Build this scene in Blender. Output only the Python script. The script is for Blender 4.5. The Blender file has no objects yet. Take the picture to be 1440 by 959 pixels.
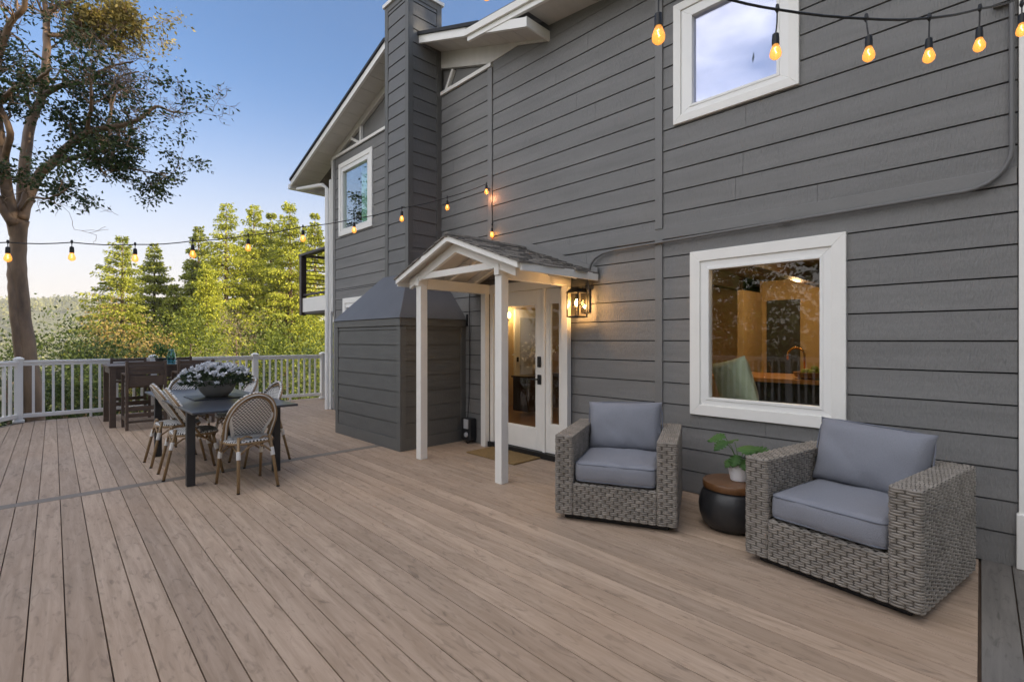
import bpy, bmesh, math, random
import numpy as np
from mathutils import Vector, Matrix, noise as mnoise
random.seed(7); rng = np.random.default_rng(7)
sc = bpy.context.scene
COL = sc.collection
R = math.radians

# ------------------------------------------------------------------ camera, sky, sun, exposure
CAM_H = 1.42; CAM_F = 695.8; CAM_T = R(44.25)
cd = bpy.data.cameras.new('camera'); cam = bpy.data.objects.new('camera', cd); COL.objects.link(cam)
cam.location = (0, 0, CAM_H); cam.rotation_euler = (R(90), 0, -CAM_T)
cd.sensor_width = 36; cd.lens = 36 * CAM_F / 1440; cd.shift_y = -1.5 / 1440
cd.clip_start = 0.05; cd.clip_end = 6000
sc.camera = cam
SUN_ELEV = R(20); SUN_AZ = R(138)          # azimuth from +Y clockwise towards +X: low sun behind the house
w = bpy.data.worlds.new('World'); sc.world = w; w.use_nodes = True
nt = w.node_tree; bg = nt.nodes['Background']
sky = nt.nodes.new('ShaderNodeTexSky'); sky.sky_type = 'NISHITA'; sky.sun_disc = False
sky.sun_elevation = SUN_ELEV; sky.sun_rotation = SUN_AZ
sky.air_density = 1.0; sky.dust_density = 1.6; sky.ozone_density = 4.5; sky.altitude = 200
def wn(t, **kw):
    x = nt.nodes.new(t)
    for k_, v_ in kw.items(): setattr(x, k_, v_)
    return x
# bright cloud banks added out of view to fill shade; visible sky masked clear
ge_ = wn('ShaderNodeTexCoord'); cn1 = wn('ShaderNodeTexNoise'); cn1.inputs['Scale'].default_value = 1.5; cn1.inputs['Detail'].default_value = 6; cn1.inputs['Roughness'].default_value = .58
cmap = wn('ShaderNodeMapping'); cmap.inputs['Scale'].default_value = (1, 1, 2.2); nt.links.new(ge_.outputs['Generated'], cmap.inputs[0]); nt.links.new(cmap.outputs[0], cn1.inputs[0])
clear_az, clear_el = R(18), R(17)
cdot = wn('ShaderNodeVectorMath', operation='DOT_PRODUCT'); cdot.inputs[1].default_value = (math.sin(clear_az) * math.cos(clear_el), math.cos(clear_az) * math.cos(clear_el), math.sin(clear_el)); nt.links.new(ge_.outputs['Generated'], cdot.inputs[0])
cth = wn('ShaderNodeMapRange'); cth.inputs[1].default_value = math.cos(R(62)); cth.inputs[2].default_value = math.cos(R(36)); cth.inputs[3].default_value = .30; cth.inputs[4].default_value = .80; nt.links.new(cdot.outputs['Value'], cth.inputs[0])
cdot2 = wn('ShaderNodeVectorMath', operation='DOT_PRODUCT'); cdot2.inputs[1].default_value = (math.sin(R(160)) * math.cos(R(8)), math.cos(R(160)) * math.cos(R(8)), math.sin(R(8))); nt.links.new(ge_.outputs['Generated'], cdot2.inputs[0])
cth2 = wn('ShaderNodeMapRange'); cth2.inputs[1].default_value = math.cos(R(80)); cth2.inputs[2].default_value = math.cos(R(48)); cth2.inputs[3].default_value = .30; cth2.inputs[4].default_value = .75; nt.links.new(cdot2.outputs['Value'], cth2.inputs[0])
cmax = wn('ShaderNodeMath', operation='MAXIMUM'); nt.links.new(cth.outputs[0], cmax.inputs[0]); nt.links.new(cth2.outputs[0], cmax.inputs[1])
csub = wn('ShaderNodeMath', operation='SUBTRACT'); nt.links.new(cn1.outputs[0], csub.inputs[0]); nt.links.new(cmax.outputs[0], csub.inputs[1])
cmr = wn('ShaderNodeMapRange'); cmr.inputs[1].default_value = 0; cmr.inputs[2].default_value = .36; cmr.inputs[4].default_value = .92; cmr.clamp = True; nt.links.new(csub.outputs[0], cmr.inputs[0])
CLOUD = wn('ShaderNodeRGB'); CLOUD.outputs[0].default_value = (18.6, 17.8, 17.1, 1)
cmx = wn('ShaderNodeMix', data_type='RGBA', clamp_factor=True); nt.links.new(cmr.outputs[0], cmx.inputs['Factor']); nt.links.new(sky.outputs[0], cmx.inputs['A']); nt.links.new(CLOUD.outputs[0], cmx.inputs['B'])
# pale haze colour painted into the sky low over the horizon
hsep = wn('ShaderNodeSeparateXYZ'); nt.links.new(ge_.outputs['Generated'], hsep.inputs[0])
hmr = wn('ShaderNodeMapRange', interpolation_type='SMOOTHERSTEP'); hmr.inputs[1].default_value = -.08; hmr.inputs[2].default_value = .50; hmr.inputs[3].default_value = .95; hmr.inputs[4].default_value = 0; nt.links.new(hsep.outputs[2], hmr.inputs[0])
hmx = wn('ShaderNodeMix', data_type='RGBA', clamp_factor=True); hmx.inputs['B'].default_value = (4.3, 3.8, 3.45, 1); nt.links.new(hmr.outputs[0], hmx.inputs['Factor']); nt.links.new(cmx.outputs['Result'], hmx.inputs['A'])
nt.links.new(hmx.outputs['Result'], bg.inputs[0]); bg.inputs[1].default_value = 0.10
sd = bpy.data.lights.new('sun', 'SUN'); sun = bpy.data.objects.new('sun', sd); COL.objects.link(sun)
sd.energy = 5.0; sd.angle = R(0.5); sd.color = (1.0, 0.82, 0.58)
sdir = Vector((math.sin(SUN_AZ) * math.cos(SUN_ELEV), math.cos(SUN_AZ) * math.cos(SUN_ELEV), math.sin(SUN_ELEV)))
sun.rotation_euler = (-sdir).to_track_quat('-Z', 'Y').to_euler(); sun.location = (30, -20, 30)
vs = sc.view_settings; vs.view_transform = 'Standard'; vs.look = 'None'; vs.gamma = 1; vs.use_curve_mapping = False
vs.exposure = 1.3
sc.cycles.use_denoising = True
sc.cycles.max_bounces = 8; sc.cycles.transparent_max_bounces = 12; sc.cycles.diffuse_bounces = 4
sc.cycles.sample_clamp_indirect = 6

# ------------------------------------------------------------------ camera maths for laying out measured things
FX, FY = math.sin(CAM_T), math.cos(CAM_T); RX, RY = math.cos(CAM_T), -math.sin(CAM_T)
def at(px, py, d):
    a = (px - 720) / CAM_F; return Vector(((FX + a * RX) * d, (FY + a * RY) * d, CAM_H + (481 - py) / CAM_F * d))
def on_line(px, py, p, q):
    """point of the vertical plane through p,q (plan points) seen in direction px,py"""
    a = (px - 720) / CAM_F; dx, dy = FX + a * RX, FY + a * RY
    ux, uy = q[0] - p[0], q[1] - p[1]
    s = (p[0] * uy - p[1] * ux) / (dx * uy - dy * ux)
    return Vector((dx * s, dy * s, CAM_H + (481 - py) / CAM_F * s))

# ------------------------------------------------------------------ materials
def lin(c):
    if isinstance(c, str): c = [int(c[i:i + 2], 16) / 255 for i in (0, 2, 4)]
    return tuple(x / 12.92 if x <= .04045 else ((x + .055) / 1.055) ** 2.4 for x in c)
def mat(name, col, rough=.6, var=.12, scale=6, stretch=(1, 1, 1), bump=0, bscale=40, bstretch=(1, 1, 1), metal=0, spec=.5, hue=None, dirt=0):
    m = bpy.data.materials.new(name); m.use_nodes = True; n = m.node_tree.nodes; l = m.node_tree.links
    b = n['Principled BSDF']; c = lin(col) if isinstance(col, str) else col
    b.inputs['Roughness'].default_value = rough; b.inputs['Metallic'].default_value = metal
    b.inputs['Specular IOR Level'].default_value = spec
    tc = n.new('ShaderNodeTexCoord'); mp = n.new('ShaderNodeMapping'); mp.inputs['Scale'].default_value = stretch
    l.new(tc.outputs['Object'], mp.inputs[0])
    no = n.new('ShaderNodeTexNoise'); no.inputs['Scale'].default_value = scale; no.inputs['Detail'].default_value = 6
    no.inputs['Roughness'].default_value = .62
    l.new(mp.outputs[0], no.inputs[0])
    rp = n.new('ShaderNodeValToRGB'); e = rp.color_ramp.elements
    e[0].position = .28; e[1].position = .72
    c2 = lin(hue) if hue else c
    e[0].color = tuple(max(0, x * (1 - var)) for x in c) + (1,); e[1].color = tuple(min(1, x * (1 + var)) for x in c2) + (1,)
    l.new(no.outputs[0], rp.inputs[0]); l.new(rp.outputs[0], b.inputs['Base Color'])
    if bump:
        mp2 = n.new('ShaderNodeMapping'); mp2.inputs['Scale'].default_value = bstretch; l.new(tc.outputs['Object'], mp2.inputs[0])
        n2 = n.new('ShaderNodeTexNoise'); n2.inputs['Scale'].default_value = bscale; n2.inputs['Detail'].default_value = 5
        l.new(mp2.outputs[0], n2.inputs[0])
        bp = n.new('ShaderNodeBump'); bp.inputs['Strength'].default_value = bump; bp.inputs['Distance'].default_value = .01
        l.new(n2.outputs[0], bp.inputs['Height']); l.new(bp.outputs[0], b.inputs['Normal'])
    return m
def glass_mat(name, tint=(1, 1, 1), base=.06, gain=1.0, coat=(1, 1, 1)):
    m = bpy.data.materials.new(name); m.use_nodes = True; n = m.node_tree.nodes; l = m.node_tree.links
    n.remove(n['Principled BSDF']); out = n['Material Output']
    tr = n.new('ShaderNodeBsdfTransparent'); tr.inputs[0].default_value = tint + (1,)
    gl = n.new('ShaderNodeBsdfGlossy'); gl.inputs['Roughness'].default_value = .01; gl.inputs['Color'].default_value = coat + (1,)
    lw = n.new('ShaderNodeLayerWeight'); lw.inputs[0].default_value = .5
    fr = n.new('ShaderNodeMath'); fr.operation = 'POWER'; fr.inputs[1].default_value = 4.5; l.new(lw.outputs['Facing'], fr.inputs[0])
    ma = n.new('ShaderNodeMath'); ma.operation = 'MULTIPLY_ADD'; ma.inputs[1].default_value = gain; ma.inputs[2].default_value = base
    ma.use_clamp = True
    no = n.new('ShaderNodeTexNoise'); no.inputs['Scale'].default_value = 1.3
    bp = n.new('ShaderNodeBump'); bp.inputs['Strength'].default_value = .03; bp.inputs['Distance'].default_value = .02
    l.new(no.outputs[0], bp.inputs['Height']); l.new(bp.outputs[0], gl.inputs['Normal'])
    mx = n.new('ShaderNodeMixShader'); l.new(fr.outputs[0], ma.inputs[0]); l.new(ma.outputs[0], mx.inputs[0])
    l.new(tr.outputs[0], mx.inputs[1]); l.new(gl.outputs[0], mx.inputs[2]); l.new(mx.outputs[0], out.inputs[0])
    return m
def emit_mat(name, col, strength):
    m = bpy.data.materials.new(name); m.use_nodes = True; b = m.node_tree.nodes['Principled BSDF']
    b.inputs['Base Color'].default_value = lin(col) + (1,); b.inputs['Emission Color'].default_value = lin(col) + (1,)
    b.inputs['Emission Strength'].default_value = strength; return m
def leaf_mat(name, c1, c2, scale=1.2, trans=.35, rough=.55):
    m = bpy.data.materials.new(name); m.use_nodes = True; n = m.node_tree.nodes; l = m.node_tree.links
    b = n['Principled BSDF']; b.inputs['Roughness'].default_value = rough; b.inputs['Specular IOR Level'].default_value = .3
    ge = n.new('ShaderNodeNewGeometry'); tc = n.new('ShaderNodeTexCoord')
    no = n.new('ShaderNodeTexNoise'); no.inputs['Scale'].default_value = scale; no.inputs['Detail'].default_value = 3
    l.new(tc.outputs['Object'], no.inputs[0])
    ad = n.new('ShaderNodeMath'); ad.operation = 'MULTIPLY_ADD'; ad.inputs[1].default_value = .55; l.new(ge.outputs['Random Per Island'], ad.inputs[0])
    sb = n.new('ShaderNodeMath'); sb.operation = 'SUBTRACT'; sb.inputs[1].default_value = .25; l.new(no.outputs[0], sb.inputs[0]); l.new(sb.outputs[0], ad.inputs[2])
    rp = n.new('ShaderNodeValToRGB'); e = rp.color_ramp.elements; e[0].position = .1; e[1].position = .8
    e[0].color = tuple(c1) + (1,); e[1].color = tuple(c2) + (1,); l.new(ad.outputs[0], rp.inputs[0]); l.new(rp.outputs[0], b.inputs['Base Color'])
    t = n.new('ShaderNodeBsdfTranslucent'); l.new(rp.outputs[0], t.inputs[0])
    mx = n.new('ShaderNodeMixShader'); mx.inputs[0].default_value = trans
    l.new(b.outputs[0], mx.inputs[1]); l.new(t.outputs[0], mx.inputs[2]); l.new(mx.outputs[0], n['Material Output'].inputs[0])
    return m
def deck_mat(name, c1, c2, c3, pitch, rot, axis=0, off=0.0):
    """composite boards: a tone per board, streaky grain along the board and smudges"""
    m = bpy.data.materials.new(name); m.use_nodes = True; n = m.node_tree.nodes; l = m.node_tree.links
    b = n['Principled BSDF']; b.inputs['Roughness'].default_value = .62; b.inputs['Specular IOR Level'].default_value = .25
    tc = n.new('ShaderNodeTexCoord'); mp = n.new('ShaderNodeMapping'); mp.inputs['Rotation'].default_value = (0, 0, rot); l.new(tc.outputs['Object'], mp.inputs[0])
    sp = n.new('ShaderNodeSeparateXYZ'); l.new(mp.outputs[0], sp.inputs[0])
    dv = n.new('ShaderNodeMath'); dv.operation = 'MULTIPLY_ADD'; dv.inputs[1].default_value = 1 / pitch; dv.inputs[2].default_value = off; l.new(sp.outputs[axis], dv.inputs[0])
    fl = n.new('ShaderNodeMath'); fl.operation = 'FLOOR'; l.new(dv.outputs[0], fl.inputs[0])
    wn = n.new('ShaderNodeTexWhiteNoise'); wn.noise_dimensions = '1D'; l.new(fl.outputs[0], wn.inputs['W'])
    # per board offset of the grain
    cb = n.new('ShaderNodeCombineXYZ'); l.new(wn.outputs[0], cb.inputs[1 - axis]);
    sc2 = n.new('ShaderNodeVectorMath'); sc2.operation = 'SCALE'; sc2.inputs[3].default_value = 37; l.new(cb.outputs[0], sc2.inputs[0])
    av = n.new('ShaderNodeVectorMath'); av.operation = 'ADD'; l.new(mp.outputs[0], av.inputs[0]); l.new(sc2.outputs[0], av.inputs[1])
    m2 = n.new('ShaderNodeMapping'); m2.inputs['Scale'].default_value = (22, 1.6, 1) if axis == 0 else (1.6, 22, 1); l.new(av.outputs[0], m2.inputs[0])
    g1 = n.new('ShaderNodeTexNoise'); g1.inputs['Scale'].default_value = 1; g1.inputs['Detail'].default_value = 7; g1.inputs['Roughness'].default_value = .68; g1.inputs['Distortion'].default_value = .6; l.new(m2.outputs[0], g1.inputs[0])
    m3 = n.new('ShaderNodeMapping'); m3.inputs['Scale'].default_value = (26, 7, 1) if axis == 0 else (7, 26, 1); l.new(av.outputs[0], m3.inputs[0])
    g2 = n.new('ShaderNodeTexNoise'); g2.inputs['Scale'].default_value = 1; g2.inputs['Detail'].default_value = 3; g2.inputs['Distortion'].default_value = 1.2; l.new(m3.outputs[0], g2.inputs[0])
    r1 = n.new('ShaderNodeValToRGB'); e = r1.color_ramp.elements; e[0].position = .36; e[1].position = .64; e[0].color = lin(c1) + (1,); e[1].color = lin(c2) + (1,); l.new(g1.outputs[0], r1.inputs[0])
    # board tint
    r2 = n.new('ShaderNodeMapRange'); r2.inputs[3].default_value = .86; r2.inputs[4].default_value = 1.12; l.new(wn.outputs[0], r2.inputs[0])
    mu = n.new('ShaderNodeVectorMath'); mu.operation = 'SCALE'; l.new(r1.outputs[0], mu.inputs[0]); l.new(r2.outputs[0], mu.inputs[3])
    # warm / grey fading in big soft patches (wear)
    g3 = n.new('ShaderNodeTexNoise'); g3.inputs['Scale'].default_value = .55; g3.inputs['Detail'].default_value = 2; l.new(tc.outputs['Object'], g3.inputs[0])
    r4 = n.new('ShaderNodeMapRange'); r4.inputs[1].default_value = .4; r4.inputs[2].default_value = .65; r4.inputs[3].default_value = 0; r4.inputs[4].default_value = .32; l.new(g3.outputs[0], r4.inputs[0])
    mw = n.new('ShaderNodeMix'); mw.data_type = 'RGBA'; mw.inputs['B'].default_value = lin(c3) + (1,); l.new(mu.outputs[0], mw.inputs['A']); l.new(r4.outputs[0], mw.inputs['Factor'])
    # dark smudges
    r3 = n.new('ShaderNodeMapRange'); r3.inputs[1].default_value = .56; r3.inputs[2].default_value = .74; r3.inputs[3].default_value = 1; r3.inputs[4].default_value = .66; l.new(g2.outputs[0], r3.inputs[0])
    mf = n.new('ShaderNodeVectorMath'); mf.operation = 'SCALE'; l.new(mw.outputs['Result'], mf.inputs[0]); l.new(r3.outputs[0], mf.inputs[3])
    l.new(mf.outputs[0], b.inputs['Base Color'])
    bp = n.new('ShaderNodeBump'); bp.inputs['Strength'].default_value = .25; bp.inputs['Distance'].default_value = .004; l.new(g1.outputs[0], bp.inputs['Height']); l.new(bp.outputs[0], b.inputs['Normal'])
    return m
def weave_mat(name, ax, ay, sx, sy, base='dcd9d4', dot='24262a'):
    """woven plastic cane: light ground with rows of dark dashes, staggered"""
    m = bpy.data.materials.new(name); m.use_nodes = True; n = m.node_tree.nodes; l = m.node_tree.links
    b = n['Principled BSDF']; b.inputs['Roughness'].default_value = .5
    tc = n.new('ShaderNodeTexCoord'); sp = n.new('ShaderNodeSeparateXYZ'); l.new(tc.outputs['Object'], sp.inputs[0])
    def M(op, a, c=None):
        x = n.new('ShaderNodeMath'); x.operation = op
        for i, v in enumerate((a, c)):
            if v is None: continue
            if isinstance(v, (int, float)): x.inputs[i].default_value = v
            else: l.new(v, x.inputs[i])
        return x.outputs[0]
    v = M('DIVIDE', sp.outputs[ay], sy); row = M('FLOOR', v); half = M('MULTIPLY', M('MODULO', M('ABSOLUTE', row), 2), .5)
    u = M('ADD', M('DIVIDE', sp.outputs[ax], sx), half)
    fu = M('ABSOLUTE', M('SUBTRACT', M('FRACT', u), .5)); fv = M('ABSOLUTE', M('SUBTRACT', M('FRACT', v), .5))
    d = M('MULTIPLY', M('LESS_THAN', fu, .25), M('LESS_THAN', fv, .33))
    mx = n.new('ShaderNodeMix'); mx.data_type = 'RGBA'; mx.inputs['A'].default_value = lin(base) + (1,); mx.inputs['B'].default_value = lin(dot) + (1,)
    l.new(d, mx.inputs['Factor']); l.new(mx.outputs['Result'], b.inputs['Base Color'])
    hb = M('SUBTRACT', M('ADD', fu, fv), M('MULTIPLY', d, .25)); bp = n.new('ShaderNodeBump'); bp.inputs['Strength'].default_value = .6; bp.inputs['Distance'].default_value = .004
    bp.invert = True; l.new(hb, bp.inputs['Height']); l.new(bp.outputs[0], b.inputs['Normal'])
    return m

M_ = dict(
    siding=mat('siding_paint', '7b7a78', .62, .14, 1.6, (1, .5, 5), .8, 70, (1, 1.5, .35)),
    trimgrey=mat('grey_trim_paint', '7a7977', .55, .05, 4, (1, 1, 1), .25, 70, (1, 1, .4)),
    chim=mat('chimney_paint', '696968', .6, .1, 3, (1, 1, 3), .5, 60, (1, 1.3, .45)), basep=mat('chimney_base_paint', '5d5d5a', .6, .1, 3, (1, 1, 3), .5, 60, (1, 1.3, .45)), chtrim=mat('chimney_trim_paint', '62625f', .6, .07, 4, (1, 1, 1), .3, 60),
    hood=mat('hood_metal', '59595b', .5, .12, 2.5, bump=.15, bscale=5),
    white=mat('white_trim_paint', 'f1efe9', .5, .03, 4, bump=.12, bscale=60, bstretch=(1, 1, .5)),
    conduit=mat('conduit_paint', '6c6b6a', .5, .08, 6), cream=mat('cream_trim_paint', 'ece9e2', .5, .04, 4, bump=.1, bscale=50),
    soffit=mat('soffit_paint', 'd2cec6', .6, .05, 3, (1, 4, 1), .2, 50),
    vinyl=mat('white_vinyl', 'f1f0ec', .35, .02, 3),
    rail=mat('white_rail_vinyl', 'f1eee8', .38, .03, 3),
    roof=mat('roof_shingle', '6e6a66', .85, .35, 14, (1, 1, 1), .6, 60, hue='7d776f'),
    roofdark=mat('roof_edge', '2a2b2f', .8, .2, 10),
    black=mat('black_metal', '1c1c1e', .4, .1, 20),
    bronze=mat('dark_bronze', '3a2f2a', .5, .1, 12),
    gapdark=mat('shadow_gap_board', '2c2c2d', .8, .1, 6), joist=mat('joist_wood', '5a4a3e', .8, .2, 6),
    shade=mat('grey_deck_trim', '7d7266', .6, .1, 5),
    table=mat('table_top', '3f4045', .3, .08, 4, (1, .2, 1), .1, 40),
    tleg=mat('table_leg', '2a2a2c', .45, .08, 8),
    bamboo=mat('bamboo_tube', '8d7350', .45, .25, 10, (1, 1, .25)),
    wrap=mat('white_binding', 'e3e1dc', .5, .05, 40, bump=.3, bscale=120, bstretch=(.1, .1, 1)),
    barwood=mat('brown_slat_wood', '5d4d41', .5, .15, 5, (.4, 4, 4), .2, 30),
    cushion=mat('blue_grey_fabric', '8a8c94', .92, .13, 260, bump=.5, bscale=380, spec=.2),
    piping=mat('cushion_piping', '70747f', .85, .05, 20),
    frame=mat('wicker_backing', '59534c', .8, .1, 10),
    drum=mat('black_drum', '2a2a2c', .38, .25, 8, bump=.15, bscale=25),
    topwood=mat('drum_top_wood', '6b492c', .4, .25, 5, (1, 6, 1), .1, 30),
    ceramic=mat('white_ceramic', 'e8e8ea', .3, .02, 4),
    pot=mat('grey_concrete', '85837f', .7, .15, 8, bump=.2, bscale=30),
    soil=mat('potting_soil', '2b2119', .95, .3, 30),
    mat_=mat('coir', '8a7046', .95, .25, 40, bump=.8, bscale=160),
    bark=mat('madrone_bark', '6a5543', .6, .5, 4, (1, 1, .25), .9, 10, (1, 1, .3), hue='836a52'),
    trunk=mat('tree_bark', '6b5544', .85, .3, 6, (1, 1, .3), .6, 14, (1, 1, .3)),
    stem=mat('plant_stem', '4f6b35', .6, .2, 10),
    inwall=mat('interior_wall', 'cdb48a', .8, .04, 2), infloor=mat('interior_floor', '8f6f4d', .4, .15, 4, (6, .6, 1)),
    inceil=mat('interior_ceiling', '46341f', .8, .05, 2), beam=mat('ceiling_beam', '2e2119', .6, .2, 5, (1, 5, 1)),
    counter=mat('butcher_block', 'b9854b', .4, .2, 5, (1, 8, 1)), cabinet=mat('island_cabinet', '3d4046', .5, .05, 4),
    brass=mat('brass', 'c79a56', .25, .05, 6, metal=1), fruit=mat('green_apple', '8fa04a', .4, .2, 10), wicker=mat('basket', '8a6236', .7, .2, 30),
    green=mat('green_pillow', 'b9c1a6', .85, .1, 6, bump=.2, bscale=200), sofa=mat('sofa_linen', '8b9488', .9, .06, 6),
    rubber=mat('black_rubber', '171717', .5, .1, 20), box=mat('dark_plastic', '2a2b2d', .45, .1, 20), boxface=mat('grey_plastic', 'b9bcc0', .4, .05, 20),
    curtain=mat('teal_curtain', 'b4e6cc', .9, .08, 3, (1, 6, .2)), blind=mat('white_shade', 'd5d8ea', .9, .03, 3),
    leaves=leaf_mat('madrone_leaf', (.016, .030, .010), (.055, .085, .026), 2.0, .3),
    goldleaf=leaf_mat('madrone_sunny_leaf', (.16, .15, .035), (.34, .27, .08), 2.0, .35),  # sunlight painted into the colour of the upper right leaves
    conifer=leaf_mat('conifer_needle', (.14, .18, .018), (.52, .53, .06), .35, .4),
    conifer2=leaf_mat('dark_conifer_needle', (.085, .12, .018), (.40, .42, .055), .35, .35),
    bushdark=leaf_mat('dark_bush_leaf', (.018, .034, .009), (.075, .105, .024), .8, .3),
    bush=leaf_mat('mid_bush_leaf', (.05, .08, .012), (.20, .24, .036), .8, .35),
    bushgold=leaf_mat('golden_bush_leaf', (.13, .10, .03), (.34, .25, .08), .8, .35),
    bushgrey=leaf_mat('bare_twig_leaf', (.10, .08, .05), (.24, .20, .12), .8, .3),
    flower=leaf_mat('white_petal', (.72, .74, .78), (.88, .88, .9), 5, .2),
    potleaf=leaf_mat('azalea_leaf', (.02, .035, .018), (.06, .085, .04), 8, .25),
    monstera=leaf_mat('monstera_leaf', (.035, .095, .025), (.11, .22, .06), 6, .3),
    bulb=emit_mat('lit_bulb', 'ffbd55', 4.0), filament=emit_mat('bulb_filament', 'ffc878', 9), flame=emit_mat('lantern_bulb', 'ffcf7a', 30),
    pane=glass_mat('window_glass', (.94, .96, .95), .035, .9), skyglass=glass_mat('reflective_glass', (.9, .93, .95), .36, 1.0, (.84, .85, 1.0)),
    leftglass=glass_mat('tinted_window_glass', (.9, .96, .93), .22, 1.0), clear=glass_mat('lamp_glass', (1, .97, .92), .02, .8), blueglass=glass_mat('blue_glass', (.55, .78, .82), .08, 1.0),
)
def bulb_glass():
    m = bpy.data.materials.new('amber_bulb_glass'); m.use_nodes = True; n = m.node_tree.nodes; l = m.node_tree.links
    b = n['Principled BSDF']; b.inputs['Base Color'].default_value = (.75, .36, .08, 1); b.inputs['Roughness'].default_value = .1
    b.inputs['Emission Color'].default_value = (1, .43, .09, 1)
    lw = n.new('ShaderNodeLayerWeight'); lw.inputs[0].default_value = .35
    mr = n.new('ShaderNodeMapRange'); mr.inputs[3].default_value = .62; mr.inputs[4].default_value = .26
    l.new(lw.outputs['Facing'], mr.inputs[0]); l.new(mr.outputs[0], b.inputs['Emission Strength'])
    tr = n.new('ShaderNodeBsdfTransparent'); tr.inputs[0].default_value = (1, .85, .55, 1)
    mx = n.new('ShaderNodeMixShader'); mx.inputs[0].default_value = .5; l.new(b.outputs[0], mx.inputs[1]); l.new(tr.outputs[0], mx.inputs[2])
    l.new(mx.outputs[0], n['Material Output'].inputs[0]); return m
M_['amber'] = bulb_glass()
M_['deck'] = deck_mat('deck_board', '9f8a76', 'b8a28e', 'ad9178', .1405, R(1.4), 0, .669)
M_['border'] = deck_mat('grey_border_board', '6f6b66', '827d77', '746f69', .142, R(-2.3), 1)
M_['weaveback'] = weave_mat('cane_back_weave', 0, 2, .032, .0165)
M_['weaveseat'] = weave_mat('cane_seat_weave', 0, 1, .032, .0165)
M_['weaveedge'] = weave_mat('cane_edge_weave', 0, 2, .03, .025)
M_['strand'] = mat('wicker_strand', '7e776e', .55, .2, 9, hue='908980')

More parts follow.
